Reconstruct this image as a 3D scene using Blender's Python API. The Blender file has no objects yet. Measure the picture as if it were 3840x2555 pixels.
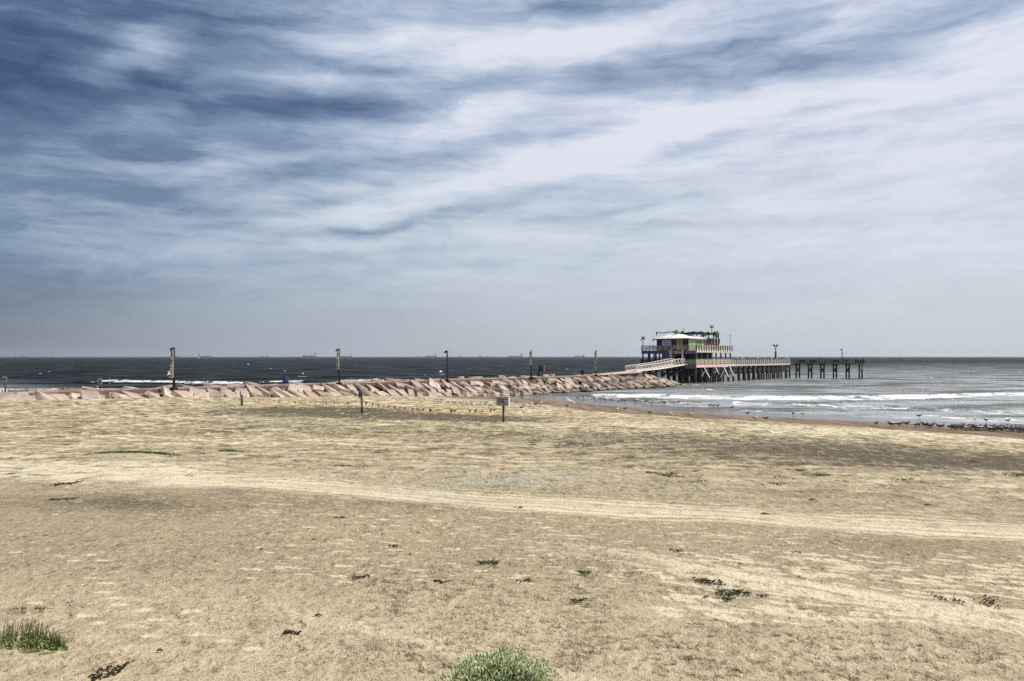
import bpy, bmesh, math, random
import numpy as np
from mathutils import Vector, Matrix, Quaternion
R = math.radians
rnd = random.Random(7)
C = bpy.context.scene.collection
scene = bpy.context.scene

# ------------------------------------------------------------------ camera
F, HC, HOR = 2900.0, 7.8, 1338.0          # focal length and horizon in photo pixels, eye height above the sea
cam = bpy.data.cameras.new("camera"); camo = bpy.data.objects.new("camera", cam); C.objects.link(camo)
camo.location = (0, 0, HC); camo.rotation_euler = (R(90), 0, 0)
cam.sensor_width = 36; cam.lens = F/3840*36; cam.shift_y = (HOR-1277.5)/3840
cam.clip_start = 0.5; cam.clip_end = 60000
scene.camera = camo
scene.view_settings.view_transform = 'Standard'; scene.view_settings.look = 'None'
scene.view_settings.exposure = 0.0; scene.view_settings.gamma = 1

# ------------------------------------------------------------------ sun
SUN_EL = 54; SAZ = math.atan2(0.97, -0.20)         # azimuth measured from +Y towards +X
S = Vector((math.sin(SAZ)*math.cos(R(SUN_EL)), math.cos(SAZ)*math.cos(R(SUN_EL)), math.sin(R(SUN_EL))))
sl = bpy.data.lights.new("sun", 'SUN'); sl.energy = 4.9; sl.angle = R(0.5); sl.color = (1.0, 0.95, 0.86)
so = bpy.data.objects.new("sun", sl); C.objects.link(so); so.location = (60, -20, 80)
so.rotation_euler = S.to_track_quat('Z', 'Y').to_euler()

# ------------------------------------------------------------------ world: sky and streaky cloud
def srgb(*c):
    o = []
    for v in c:
        v /= 255.0
        o.append(v/12.92 if v <= .04045 else ((v+.055)/1.055)**2.4)
    return tuple(o)+(1.0,)
world = bpy.data.worlds.new("World"); scene.world = world; world.use_nodes = True
nt = world.node_tree; nt.nodes.clear()
def N(nt, t, **kw):
    n = nt.nodes.new(t)
    for k, v in kw.items(): setattr(n, k, v)
    return n
def LK(nt, a, b): nt.links.new(a, b)
def M(nt, op, a=None, b=None, c=None, clamp=False):
    n = N(nt, 'ShaderNodeMath', operation=op, use_clamp=clamp)
    for i, v in enumerate((a, b, c)):
        if v is None: continue
        if isinstance(v, (int, float)): n.inputs[i].default_value = v
        else: LK(nt, v, n.inputs[i])
    return n.outputs[0]
def MR(nt, v, a, b, c, d, it='SMOOTHSTEP'):
    n = N(nt, 'ShaderNodeMapRange', interpolation_type=it)
    LK(nt, v, n.inputs[0])
    for i, x in zip((1, 2, 3, 4), (a, b, c, d)): n.inputs[i].default_value = x
    return n.outputs[0]
def MIX(nt, f, a, b, bt='MIX'):
    n = N(nt, 'ShaderNodeMix', data_type='RGBA', blend_type=bt)
    for i, v in ((0, f), (6, a), (7, b)):
        if isinstance(v, (int, float)): n.inputs[i].default_value = v
        elif isinstance(v, tuple): n.inputs[i].default_value = v if len(v) == 4 else v+(1,)
        else: LK(nt, v, n.inputs[i])
    return n.outputs[2]
def RAMP(nt, v, stops, interp='LINEAR'):
    n = N(nt, 'ShaderNodeValToRGB'); cr = n.color_ramp; cr.interpolation = interp
    while len(cr.elements) < len(stops): cr.elements.new(.5)
    for e, (p, c) in zip(cr.elements, stops):
        e.position = p; e.color = c if len(c) == 4 else tuple(c)+(1,)
    LK(nt, v, n.inputs[0]); return n.outputs[0]
def NOISE(nt, vec, scale, detail=4, rough=.55, dist=0, dims='3D'):
    n = N(nt, 'ShaderNodeTexNoise', noise_dimensions=dims)
    if vec is not None: LK(nt, vec, n.inputs['Vector'])
    n.inputs['Scale'].default_value = scale; n.inputs['Detail'].default_value = detail
    n.inputs['Roughness'].default_value = rough; n.inputs['Distortion'].default_value = dist
    return n
def MAP(nt, vec, loc=(0, 0, 0), rot=(0, 0, 0), scale=(1, 1, 1), vt='POINT'):
    n = N(nt, 'ShaderNodeMapping', vector_type=vt); LK(nt, vec, n.inputs[0])
    n.inputs[1].default_value = loc; n.inputs[2].default_value = rot; n.inputs[3].default_value = scale
    return n.outputs[0]

SKYK = 0.10
tc = N(nt, 'ShaderNodeTexCoord'); sep = N(nt, 'ShaderNodeSeparateXYZ'); LK(nt, tc.outputs['Generated'], sep.inputs[0])
dx, dy, dz = sep.outputs
az = M(nt, 'MULTIPLY', M(nt, 'ARCTAN2', dx, dy), 180/math.pi)
el = M(nt, 'MULTIPLY', M(nt, 'ARCSINE', dz), 180/math.pi)
ae = N(nt, 'ShaderNodeCombineXYZ'); LK(nt, az, ae.inputs[0]); LK(nt, el, ae.inputs[1])
# wisps drawn on a high flat layer, long in one direction
zc = M(nt, 'ADD', M(nt, 'MAXIMUM', dz, 0.0), 0.10)
pl = N(nt, 'ShaderNodeCombineXYZ'); LK(nt, M(nt, 'DIVIDE', dx, zc), pl.inputs[0]); LK(nt, M(nt, 'DIVIDE', dy, zc), pl.inputs[1])
rotz = math.atan2(.62, -.78)
pr = MAP(nt, pl.outputs[0], rot=(0, 0, -rotz), scale=(1, 1, 1))
prs = MAP(nt, pr, scale=(.42, 1.5, 1))
big = NOISE(nt, prs, .95, 6, .58, .6).outputs[0]

wn = NOISE(nt, MAP(nt, ae.outputs[0], scale=(.5, 1.3, 1)), .16, 6, .6, .5)
wo = N(nt, 'ShaderNodeVectorMath', operation='MULTIPLY_ADD')
LK(nt, wn.outputs['Color'], wo.inputs[0]); wo.inputs[1].default_value = (7, 2.0, 0)
sh = N(nt, 'ShaderNodeVectorMath', operation='ADD'); LK(nt, ae.outputs[0], sh.inputs[0]); sh.inputs[1].default_value = (-3.5, -1.0, 0)
LK(nt, sh.outputs[0], wo.inputs[2]); wae = wo.outputs[0]
sw = N(nt, 'ShaderNodeSeparateXYZ'); LK(nt, wae, sw.inputs[0])
fin3 = NOISE(nt, MAP(nt, wae, rot=(0, 0, R(-25)), scale=(.16, .42, 1)), 1.0, 9, .68, .6).outputs[0]
fin2 = NOISE(nt, MAP(nt, wae, rot=(0, 0, R(-12)), scale=(.11, .95, 1)), 1.0, 8, .62, .15).outputs[0]
fin = NOISE(nt, MAP(nt, wae, rot=(0, 0, R(-7)), scale=(.045, .32, 1)), 1.0, 9, .60, .1).outputs[0]
# broad cover: thin on the left, thick on the right
base = M(nt, 'ADD', MR(nt, sw.outputs[0], -38, 2, .06, .78, 'LINEAR'), MR(nt, sw.outputs[0], 2, 26, 0, .13, 'LINEAR'))
lift = MR(nt, el, 22, 5, 0, .16, 'SMOOTHSTEP')
leftm = MR(nt, sw.outputs[0], 8, -25, 0, 1)
cov = M(nt, 'ADD', base, M(nt, 'MULTIPLY', lift, leftm))
over = MR(nt, el, 28, 45, 0, .25)
cov = M(nt, 'ADD', cov, over)
amp = MR(nt, el, 1, 10, .08, 1)
ns = M(nt, 'ADD', M(nt, 'MULTIPLY', M(nt, 'SUBTRACT', big, .5), .22), M(nt, 'MULTIPLY', M(nt, 'SUBTRACT', fin, .5), .95)); ns = M(nt, 'ADD', ns, M(nt, 'MULTIPLY', M(nt, 'SUBTRACT', fin2, .5), .50)); ns = M(nt, 'ADD', ns, M(nt, 'MULTIPLY', M(nt, 'SUBTRACT', fin3, .5), .55))
cov = M(nt, 'ADD', cov, M(nt, 'MULTIPLY', ns, amp))
BANDS = [(1950,655,1150,62,14.5,.42),(1500,838,640,26,12,-.24),(3000,480,900,34,12,.16),(1150,930,700,30,6,.16),(2500,760,700,22,8,-.12),(726,85,420,60,-8,-.20),(85,160,360,190,0,-.24),(547,188,150,70,35,.42),(367,256,130,55,25,.30),(256,400,380,75,0,-.16),
 (513,444,290,65,20,.36),(100,480,260,38,-8,.16),(85,590,230,50,4,.22),(1650,160,760,75,2,.44),(2262,110,700,80,12,.22),
 (1239,299,340,46,-2,.34),(1324,252,300,30,-5,-.30),(1282,395,700,52,5,-.25),(1430,478,560,46,3,.24),(1830,405,420,60,18,.26),
 (1025,547,520,34,0,-.15),(897,615,480,38,8,.22),(1452,607,450,26,5,-.22),(1780,600,760,46,12,.22),(1367,735,400,26,12,-.16),
 (1282,790,650,44,14,.18),(1282,863,560,20,6,-.13),(340,683,480,48,0,-.12),(2176,38,360,60,5,-.50),(2005,320,340,48,4,-.38),
 (2774,222,820,95,6,-.40),(3500,95,620,80,12,-.26),(3030,345,640,60,10,.12),(2176,495,430,26,6,-.22),(2120,560,520,46,12,.14),
 (3458,795,500,40,0,-.07),(300,800,400,30,3,.08)]
for (px, py, hl, hw, an, am) in BANDS:
    a0 = math.degrees(math.atan((px-1920)/F)); e0 = math.degrees(math.atan((HOR-py)/F*math.cos(R(a0))))
    k = math.degrees(1/F)
    v = MAP(nt, wae, loc=(a0, e0, 0), rot=(0, 0, R(an)), scale=(hl*k*1.15, hw*k*1.25, 1), vt='TEXTURE')
    ln = N(nt, 'ShaderNodeVectorMath', operation='LENGTH'); LK(nt, v, ln.inputs[0])
    cov = M(nt, 'ADD', cov, MR(nt, ln.outputs['Value'], 0, 1.25, am*(.62 if am < 0 else .70), 0))
hi = RAMP(nt, cov, [(0, srgb(62,82,117)), (.22, srgb(88,110,144)), (.45, srgb(130,151,180)), (.68, srgb(174,189,212)), (.88, srgb(212,219,235)), (1, srgb(230,233,244))])
lo = RAMP(nt, cov, [(0, srgb(84,93,113)), (.28, srgb(112,122,141)), (.52, srgb(156,168,180)), (.75, srgb(186,196,206)), (1, srgb(213,219,227))])
mid = RAMP(nt, cov, [(0, srgb(88,110,144)), (.30, srgb(114,137,165)), (.52, srgb(162,179,199)), (.75, srgb(198,209,222)), (1, srgb(220,226,237))])
ccol = MIX(nt, MR(nt, el, 1.5, 7.5, 0, 1), lo, MIX(nt, MR(nt, el, 9, 17, 0, 1), mid, hi))
cl10 = N(nt, 'ShaderNodeVectorMath', operation='SCALE'); LK(nt, ccol, cl10.inputs[0]); cl10.inputs['Scale'].default_value = 1/SKYK
sky = N(nt, 'ShaderNodeTexSky', sky_type='NISHITA', sun_disc=False)
sky.sun_elevation = R(SUN_EL); sky.sun_rotation = SAZ; sky.air_density = 1; sky.dust_density = 1.5
fincol = MIX(nt, .93, sky.outputs[0], cl10.outputs[0])
bg = N(nt, 'ShaderNodeBackground'); LK(nt, fincol, bg.inputs[0]); bg.inputs[1].default_value = SKYK
ow = N(nt, 'ShaderNodeOutputWorld'); LK(nt, bg.outputs[0], ow.inputs[0])
scene.cycles.max_bounces = 6; scene.cycles.volume_bounces = 0
scene.cycles.use_denoising = False; scene.cycles.sample_clamp_direct = 3.0; scene.cycles.sample_clamp_indirect = 3.0

# ------------------------------------------------------------------ materials
MATS = {}
def mat(name, col, rough=.7, var=.15, scale=3.0, bump=0.0, bscale=20, spec=.3, metal=0, stretch=(1, 1, 1), col2=None, thr=(.45, .6), rand=0.0):
    """principled with a procedural colour variation in object space"""
    if name in MATS: return MATS[name]
    m = bpy.data.materials.new(name); m.use_nodes = True; t = m.node_tree; p = t.nodes['Principled BSDF']
    c = N(t, 'ShaderNodeTexCoord'); mp = MAP(t, c.outputs['Object'], scale=stretch)
    n = NOISE(t, mp, scale, 5, .6)
    hi_, lo_ = tuple(min(1, x*(1+var)) for x in col[:3]), tuple(x*(1-var) for x in col[:3])
    out = RAMP(t, n.outputs[0], [(.3, lo_), (.7, hi_)])
    if col2 is not None:
        n2 = NOISE(t, mp, scale*1.7, 6, .65)
        out = MIX(t, MR(t, n2.outputs[0], thr[0], thr[1], 0, 1), out, tuple(col2[:3]))
    if rand:
        oi = N(t, 'ShaderNodeObjectInfo'); hv = N(t, 'ShaderNodeHueSaturation')
        LK(t, out, hv.inputs['Color']); LK(t, MR(t, oi.outputs['Random'], 0, 1, 1-rand, 1+rand, 'LINEAR'), hv.inputs['Value'])
        LK(t, MR(t, M(t, 'FRACT', M(t, 'MULTIPLY', oi.outputs['Random'], 7.3)), 0, 1, .8, 1.15, 'LINEAR'), hv.inputs['Saturation'])
        out = hv.outputs[0]
    LK(t, out, p.inputs['Base Color'])
    p.inputs['Roughness'].default_value = rough; p.inputs['Specular IOR Level'].default_value = spec; p.inputs['Metallic'].default_value = metal
    if bump:
        b = N(t, 'ShaderNodeBump'); b.inputs['Strength'].default_value = 1; b.inputs['Distance'].default_value = bump
        LK(t, NOISE(t, mp, bscale, 6, .65).outputs[0], b.inputs['Height']); LK(t, b.outputs[0], p.inputs['Normal'])
    MATS[name] = m; return m

# ------------------------------------------------------------------ mesh builder
class MB:
    def __init__(s): s.v = []; s.f = []
    def add(s, vs, fs):
        b = len(s.v); s.v += [tuple(v) for v in vs]; s.f += [tuple(i+b for i in f) for f in fs]; return s
    def box(s, c, d, rz=0, rot=None):
        x, y, z = d[0]/2, d[1]/2, d[2]/2
        m = rot if rot is not None else Matrix.Rotation(rz, 3, 'Z')
        vs = [Vector(c)+m@Vector((sx*x, sy*y, sz*z)) for sz in (-1, 1) for sx, sy in ((-1, -1), (1, -1), (1, 1), (-1, 1))]
        return s.add(vs, [(3, 2, 1, 0), (4, 5, 6, 7), (0, 1, 5, 4), (1, 2, 6, 5), (2, 3, 7, 6), (3, 0, 4, 7)])
    def tube(s, pts, rs, seg=8, cap=True):
        pts = [Vector(p) for p in pts]
        if isinstance(rs, (int, float)): rs = [rs]*len(pts)
        vs = []; fs = []; up = None
        for i, p in enumerate(pts):
            d = (pts[min(i+1, len(pts)-1)]-pts[max(i-1, 0)])
            if d.length < 1e-9: d = Vector((0, 0, 1))
            d.normalize()
            if up is None: up = Vector((1, 0, 0)) if abs(d.z) > .9 else Vector((0, 0, 1))
            a = d.cross(up)
            if a.length < 1e-4: a = d.cross(Vector((0, 1, 0)))
            a.normalize(); b = d.cross(a); up = -b if b.dot(up) < 0 else b
            b = d.cross(a)
            for k in range(seg):
                t = 2*math.pi*k/seg
                vs.append(p+(a*math.cos(t)+b*math.sin(t))*rs[i])
        for i in range(len(pts)-1):
            for k in range(seg):
                k2 = (k+1) % seg
                fs.append((i*seg+k, i*seg+k2, (i+1)*seg+k2, (i+1)*seg+k))
        if cap:
            fs.append(tuple(range(seg-1, -1, -1))); fs.append(tuple((len(pts)-1)*seg+k for k in range(seg)))
        return s.add(vs, fs)
    def beam(s, a, b, w, h=None):
        """square timber from a to b"""
        a, b = Vector(a), Vector(b); h = h or w; d = b-a; L = d.length
        q = d.to_track_quat('X', 'Z').to_matrix()
        return s.box((a+b)/2, (L, w, h), rot=q)
    def prism(s, poly, y0, y1):
        """xz outline extruded along y"""
        n = len(poly); vs = [(x, y0, z) for x, z in poly]+[(x, y1, z) for x, z in poly]
        fs = [tuple(range(n)), tuple(range(2*n-1, n-1, -1))]+[(i, i+n, (i+1) % n+n, (i+1) % n) for i in range(n)]
        return s.add(vs, fs)
    def build(s, name, m, parent=None, smooth=False, loc=None):
        me = bpy.data.meshes.new(name); me.from_pydata(s.v, [], s.f); me.validate(); me.update()
        if smooth: me.polygons.foreach_set('use_smooth', [True]*len(me.polygons))
        bm = bmesh.new(); bm.from_mesh(me); bmesh.ops.recalc_face_normals(bm, faces=bm.faces); bm.to_mesh(me); bm.free()
        if m: me.materials.append(m)
        o = bpy.data.objects.new(name, me); C.objects.link(o)
        if parent: o.parent = parent
        if loc: o.location = loc
        return o
def tag(o, label=None, cat=None, group=None, kind=None):
    if label: o['label'] = label
    if cat: o['category'] = cat
    if group: o['group'] = group
    if kind: o['kind'] = kind
    return o
def empty(name, loc=(0, 0, 0), rz=0):
    o = bpy.data.objects.new(name, None); C.objects.link(o); o.location = loc; o.rotation_euler = (0, 0, rz); o.empty_display_size = .3
    return o
def copy_tree(o, parent=None):
    c = o.copy(); C.objects.link(c)
    if parent: c.parent = parent
    for ch in [x for x in bpy.data.objects if x.parent == o]: copy_tree(ch, c)
    return c
def text(body, size, m, parent, loc, rot, name='lettering', depth=.01, vertical=False, sx=1.0, bold=0.0):
    cu = bpy.data.curves.new(name, 'FONT'); cu.body = '\n'.join(body) if vertical else body
    cu.size = size; cu.align_x = 'CENTER'; cu.align_y = 'CENTER'; cu.extrude = depth; cu.offset = bold; cu.resolution_u = 3
    if vertical: cu.space_line = .82
    o = bpy.data.objects.new(name, cu); C.objects.link(o)
    dg = bpy.context.evaluated_depsgraph_get(); me = bpy.data.meshes.new_from_object(o.evaluated_get(dg))
    bpy.data.objects.remove(o); bpy.data.curves.remove(cu)
    me.materials.clear(); me.materials.append(m)
    me.transform(Matrix.Diagonal((sx, 1, 1, 1)))
    o = bpy.data.objects.new(name, me); C.objects.link(o); o.parent = parent; o.location = loc; o.rotation_euler = rot
    return o

def worn_line(mb_, cx, y, z, w, h, sd, axis='x'):
    """a line of lettering too worn to read: short uneven marks"""
    r_ = random.Random(sd); a = -w/2
    while a < w/2-.02:
        q = min(r_.uniform(.35, .9)*h, w/2-a); zz = z+r_.uniform(-.06, .06)*h; hh = h*r_.uniform(.6, 1)
        mb_.box((cx+a+q/2, y, zz), (q*.8, .012, hh)) if axis == 'x' else mb_.box((y, cx-(a+q/2), zz), (.012, q*.8, hh))
        a += q+(h*.7 if r_.random() < .15 else h*.12)

# ------------------------------------------------------------------ numpy noise
_T = np.random.RandomState(3).rand(4096).astype(np.float64)
def vn(x, y, seed=0):
    xi = np.floor(x).astype(np.int64); yi = np.floor(y).astype(np.int64); fx = x-xi; fy = y-yi
    fx = fx*fx*fx*(fx*(fx*6-15)+10); fy = fy*fy*fy*(fy*(fy*6-15)+10)
    def h(a, b): return _T[((a*73856093) ^ (b*19349663) ^ (seed*83492791)) & 4095]
    return (h(xi, yi)*(1-fx)+h(xi+1, yi)*fx)*(1-fy)+(h(xi, yi+1)*(1-fx)+h(xi+1, yi+1)*fx)*fy
def fbm(x, y, o=4, seed=0, g=.5):
    s = 0; a = 1; t = 0
    for i in range(o):
        s = s+a*vn(x*2**i+i*17.3, y*2**i+i*9.1, seed+i); t += a; a *= g
    return s/t
def sst(a, b, x):
    t = np.clip((x-a)/(b-a), 0, 1); return t*t*(3-2*t)

# ------------------------------------------------------------------ the lie of the land
JU = (math.cos(R(47.7)), math.sin(R(47.7))); JA = (-49.4, 113.0)     # jetty: start and direction
def jt(x, y): return (x-JA[0])*JU[0]+(y-JA[1])*JU[1]
def jn(x, y): return (x-JA[0])*JU[1]-(y-JA[1])*JU[0]                 # + on the near (right) side
def near_s(x, y):
    a = -.62*(x-58)+.784*(y-87.7)
    s = -((x-58)*.784+(y-87.7)*.62)
    return s-4.2*np.exp(-((a-40)/28.0)**2)+.8*np.sin(a*.11+1)
ZS = ([-3500, -500, -60, -20, -6, 0, 6, 12, 20, 30, 42, 55, 70, 90, 140, 400], [-14, -4.6, -1.8, -.9, -.30, -.01, .10, .26, .52, .85, 1.25, 1.6, 1.9, 2.4, 2.75, 3.4])
def zbase(x, y):
    x = np.asarray(x, float); y = np.asarray(y, float)
    zn = np.interp(near_s(x, y), *ZS)
    sf = -jt(x, y)-2
    zf = np.interp(sf*1.0, [-400, -60, -25, -8, 0, 20, 60, 120], [-12, -8, -6, -2.0, -.35, .3, 1.2, 2.4])  # steep far-side drop is shaped to darken the water at left
    w = sst(0, 1, (-2-jn(x, y))/(7+1.1*np.maximum(0, jt(x, y)-120)))
    z = zn*(1-w)+zf*w
    und = (fbm(x*.06, y*.06, 3, 5)-.5)*.5
    return z+und*sst(.9, 1.8, z)*sst(12, 3, jn(x, y)*-1*0+np.abs(jn(x, y)-60)*0+0)*1.0
def zg(x, y): return float(zbase(np.array([x]), np.array([y]))[0])
def at(px, py, zmin=-.02):
    """where the line of sight through a photo pixel meets the beach or the water"""
    k = (px-1920)/F; off = max(py-HOR, 1)/F
    D = HC/off if py < 1500 else 6/off
    lo_, hi_ = 5.0, 400.0
    for _ in range(40):
        D = (lo_+hi_)/2; z = max(zg(D*k, D), zmin)
        if HC-off*D > z: lo_ = D
        else: hi_ = D
    return D*k, D, max(zg(D*k, D), zmin)

# ---- sand sheet: a polar grid round the viewpoint, fine where it is near
def build_sand():
    r = [3, 4, 5, 6, 7, 8, 9, 9.8]
    inv = np.linspace(1/10.2, 1/95.0, 640); r += list(1/inv)
    r += list(np.linspace(96.5, 200, 80)); r += [215, 235, 260, 300, 360, 450, 700]
    r = np.array(r)
    th = np.concatenate([np.linspace(-100, -42, 24)[:-1], np.linspace(-42, 42, 880), np.linspace(42, 100, 24)[1:]])
    th = np.radians(th)
    RR, TT = np.meshgrid(r, th, indexing='ij')
    X = RR*np.sin(TT); Y = RR*np.cos(TT)
    Z = zbase(X, Y)
    S_ = near_s(X, Y)
    dry = sst(19, 25, S_+4*(fbm(X*.1, Y*.1, 3, 31)-.5))
    # broad soft relief, wind ripple and trampled lumps
    Z += dry*((fbm(X*.35, Y*.35, 4, 11)-.5)*.13+(fbm(X*1.6, Y*1.6, 3, 12)-.5)*.055*sst(90, 30, RR)+(fbm(X*7, Y*7, 3, 13)-.5)*.022*sst(45, 18, RR))
    Z += (1-dry)*sst(8, 16, S_)*(fbm(X*.5, Y*.5, 3, 15)-.5)*.04
    pale = np.zeros_like(Z); damp = np.zeros_like(Z); dark = np.zeros_like(Z); cool = np.zeros_like(Z)
    wob = (fbm(X*.25, Y*.25, 4, 21)-.5)
    # tyre-swept pale tracks crossing the beach
    def band(p, q, w, amt, edge=.5, thr=.45, sc=1.0):
        nonlocal pale
        p = np.array(p); q = np.array(q); d = (q-p)/np.linalg.norm(q-p)
        a = (X-p[0])*d[0]+(Y-p[1])*d[1]; b = (X-p[0])*d[1]-(Y-p[1])*d[0]
        b = b+wob*1.3
        m = sst(w, w*edge, np.abs(b))
        st = fbm(a*.22*sc, b*3.2*sc, 6, 33, .62)
        L = np.linalg.norm(q-p)
        ends = sst(-6, 4, a)*sst(L+6, L-4, a)
        pale = np.maximum(pale, amt*ends*m*sst(thr-.12, thr+.12, st+.10*m))
    band((-60, 47.5), (-12, 34), 4.6, .9, .3, .42)
    for p0, q1, w_, am_ in ((35.7, 16.0, .22, .8), (35.1, 15.2, .30, .95), (34.5, 14.2, .18, .7), (34.0, 13.0, .34, .95), (33.4, 12.0, .42, 1.0), (32.8, 11.3, .16, .7), (36.4, 17.2, .14, .5)):
        band((-16, p0), (60, q1), w_, am_, .3, .42)
    band((-16, 34.2), (60, 13.6), 2.2, .55, .2, .54)
    band((2, 29.5), (40, 19), .9, .7, .3, .5)
    band((3.2, 21.2), (26, 7.0), .8, .95, .2, .52, 1.6)
    band((3.0, 20.3), (20, 10.5), .5, .8, .2, .54, 1.8)
    band((-60, 56), (30, 51), 2.0, .25, .3, .5)
    band((-3.2, 15.1), (1.2, 12.6), .55, .6, .2, .46, 1.6)
    band((24, 74), (70, 58), 9, .7, .2, .47)
    band((-30, 84), (60, 62), 7, .35, .2, .52)
    # hard damp hollows
    def blot(px, py, wx, wy, amt, tgt):
        x0, y0, _ = at(px, py)
        m = np.exp(-(((X-x0)+wob*3)/wx)**2-(((Y-y0)+wob*2)/wy)**2)*amt
        tgt += m*(.6+.8*fbm(X*.4, Y*1.2, 4, 41))
    for b in [(1640,1568,10,5.5,2.3),(1180,1540,10,6,1.9),(1000,1555,9,5,.5),(3350,1700,13,7,.75),(2750,1690,15,7,.5),(3720,1742,8,4,1.0),(2450,1640,14,5,.5),
              (600,1620,12,4,.2),(560,1880,4,1.2,.6),(250,1900,6,1.6,.4),(1500,1895,3.5,.9,.5),(1500,1612,16,5,.45),(900,1840,3,.8,.55),(3000,1850,4,.8,.4),(3500,2050,4,1.0,.35),(400,1575,14,4,.15)]:
        blot(*b, damp)
    blot(1880, 1800, 3.2, 1.6, .95, cool); blot(2150, 1775, 2.6, .8, .6, cool); blot(2520, 1850, 2.2, .5, .6, cool); blot(1500, 1835, 2.5, .8, .4, cool)
    ripple = fbm(X*.7, Y*1.8, 6, 51, .62); damp += dry*sst(.50, .66, ripple)*.75*sst(25, 50, RR)
    pale += dry*sst(.50, .66, fbm(X*.9+40, Y*1.4, 6, 52, .66))*.85*sst(28, 50, RR); damp += dry*sst(.54, .70, fbm(X*1.3+11, Y*1.2+5, 6, 57, .68))*.75*sst(25, 50, RR)
    # small things: heel marks, tyre lugs, wind-bared pale pans; each one a dimple in the sheet
    rs = np.random.RandomState(5)
    def stamp(x0, y0, a, b, rot, dz, dp=0, dd=0, lift=0.0):
        r0 = math.hypot(x0, y0); t0 = math.atan2(x0, y0); ext = max(a, b)*1.7
        i0, i1 = np.searchsorted(r, [r0-ext, r0+ext]); dt = ext/max(r0, 1)
        j0, j1 = np.searchsorted(th, [t0-dt, t0+dt])
        if i1 <= i0 or j1 <= j0: return
        sl_ = (slice(i0, i1), slice(j0, j1)); xx = X[sl_]-x0; yy = Y[sl_]-y0
        c, s = math.cos(rot), math.sin(rot); u = (xx*c+yy*s)/a; v = (-xx*s+yy*c)/b
        u = u+(vn(xx*9, yy*9, 61)-.5)*.6; v = v+(vn(xx*9+7, yy*9, 62)-.5)*.6
        d = u*u+v*v; g = np.exp(-d*1.6); rim = np.exp(-((np.sqrt(d)-1.25)/.35)**2)
        Z[sl_] += -dz*g+lift*dz*rim
        if dp: pale[sl_] = np.maximum(pale[sl_], dp*sst(1.15, .75, np.sqrt(d)))
        if dd: dark[sl_] = np.maximum(dark[sl_], dd*sst(1.2, .2, np.sqrt(d)))  # dd paints shade into the hollow of the dimple
    def wx(px, py): return at(px, py)[:2]
    def rp(x0, x1, y0, y1, pw=1.0):
        py = y0+(y1-y0)*rs.rand()**pw; px = x0+(x1-x0)*rs.rand(); D = 5.4*F/(py-HOR); return (px-1920)/F*D, D
    for _ in range(900):
        x, y = rp(900, 4100, 1840, 2200) if rs.rand() < .8 else rp(200, 1500, 1750, 1960)
        s = .04+.11*rs.rand()**2; stamp(x, y, s*(1.2+1.2*rs.rand()), s*.62, rs.rand()*.4-.3, .006, dp=.55+.45*rs.rand())
    for _ in range(260):
        x, y = rp(2500, 4000, 2060, 2330); s = .06+.14*rs.rand()
        stamp(x, y, s*2.2, s*.8, -.45+rs.rand()*.2, .01, dp=.8)
    for px, py in [(340,2078),(390,2100),(340,2170),(395,2190),(385,2225),(430,2250),(450,2275),(540,2290),(590,2325),(490,2350),(700,2340),(740,2375),(850,2400),(720,2290),(130,2262),(320,2310),(950,2430),(230,2081),(280,2098),(60,2068),(365,2340),(560,2380)]:
        x, y = wx(px, py); stamp(x, y, .16, .10, rs.rand()*.6, .012, dp=.75); stamp(x+.12, y-.03, .12, .06, 0, .008, dp=.6)
    for _ in range(2600):     # heel marks and scuffs
        x, y = rp(-200, 4100, 1900, 2560, .9); s = .05+.10*rs.rand()**2
        stamp(x, y, s*1.6, s, rs.rand()*3, .010+.026*rs.rand()**2, dd=.5*rs.rand()**2, lift=.35)
    for _ in range(420):      # deep scuffs lower right and middle
        x, y = rp(1300, 3900, 2330, 2560) if rs.rand() < .6 else rp(1350, 2300, 2080, 2330)
        stamp(x, y, .16+.12*rs.rand(), .07+.04*rs.rand(), rs.rand()*.7-.5, .03+.02*rs.rand(), dd=.25+.5*rs.rand()**1.5, lift=.3)
    for _ in range(900):
        x, y = rp(-100, 4000, 1580, 1950, 1.2); s = .12+.16*rs.rand()
        stamp(x, y, s*1.8, s, rs.rand()*.4, .02, dd=.5*rs.rand()**2, lift=.3)
    def track(pts, step, a, b, dz, dd, jig=.02):
        for (p, q) in zip(pts, pts[1:]):
            n = max(1, int(math.dist(p, q)/step))
            for i in range(n):
                t = i/n; stamp(p[0]+(q[0]-p[0])*t+rs.randn()*jig, p[1]+(q[1]-p[1])*t+rs.randn()*jig, a, b, .1, dz, dd=dd)
    track([wx(380,1868), wx(590,1895), wx(950,1912)], .28, .10, .14, .03, .45)
    track([wx(300,2034), wx(700,2040), wx(940,2024), wx(1300,2026)], .13, .05, .07, .02, .5)
    track([wx(840,2042), wx(860,2075)], .09, .10, .03, .02, .5); track([wx(890,2030), wx(925,2090)], .08, .14, .03, .02, .5)
    track([wx(860,2012), wx(960,2000)], .10, .10, .04, .02, .5)
    track([wx(780,1905), wx(1100,1912)], .3, .12, .1, .02, .3)
    pale *= 1; V = np.stack([X, Y, Z], -1).reshape(-1, 3)
    nr, nth = len(r), len(th)
    idx = np.arange(nr*nth).reshape(nr, nth)
    q = np.stack([idx[:-1, :-1], idx[:-1, 1:], idx[1:, 1:], idx[1:, :-1]], -1).reshape(-1, 4)[:, ::-1]
    me = bpy.data.meshes.new('sand'); me.vertices.add(len(V)); me.vertices.foreach_set('co', V.ravel())
    me.loops.add(q.size); me.loops.foreach_set('vertex_index', q.ravel()); me.polygons.add(len(q))
    me.polygons.foreach_set('loop_start', np.arange(0, q.size, 4)); me.polygons.foreach_set('use_smooth', np.ones(len(q), bool))
    me.update(calc_edges=True)
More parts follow.
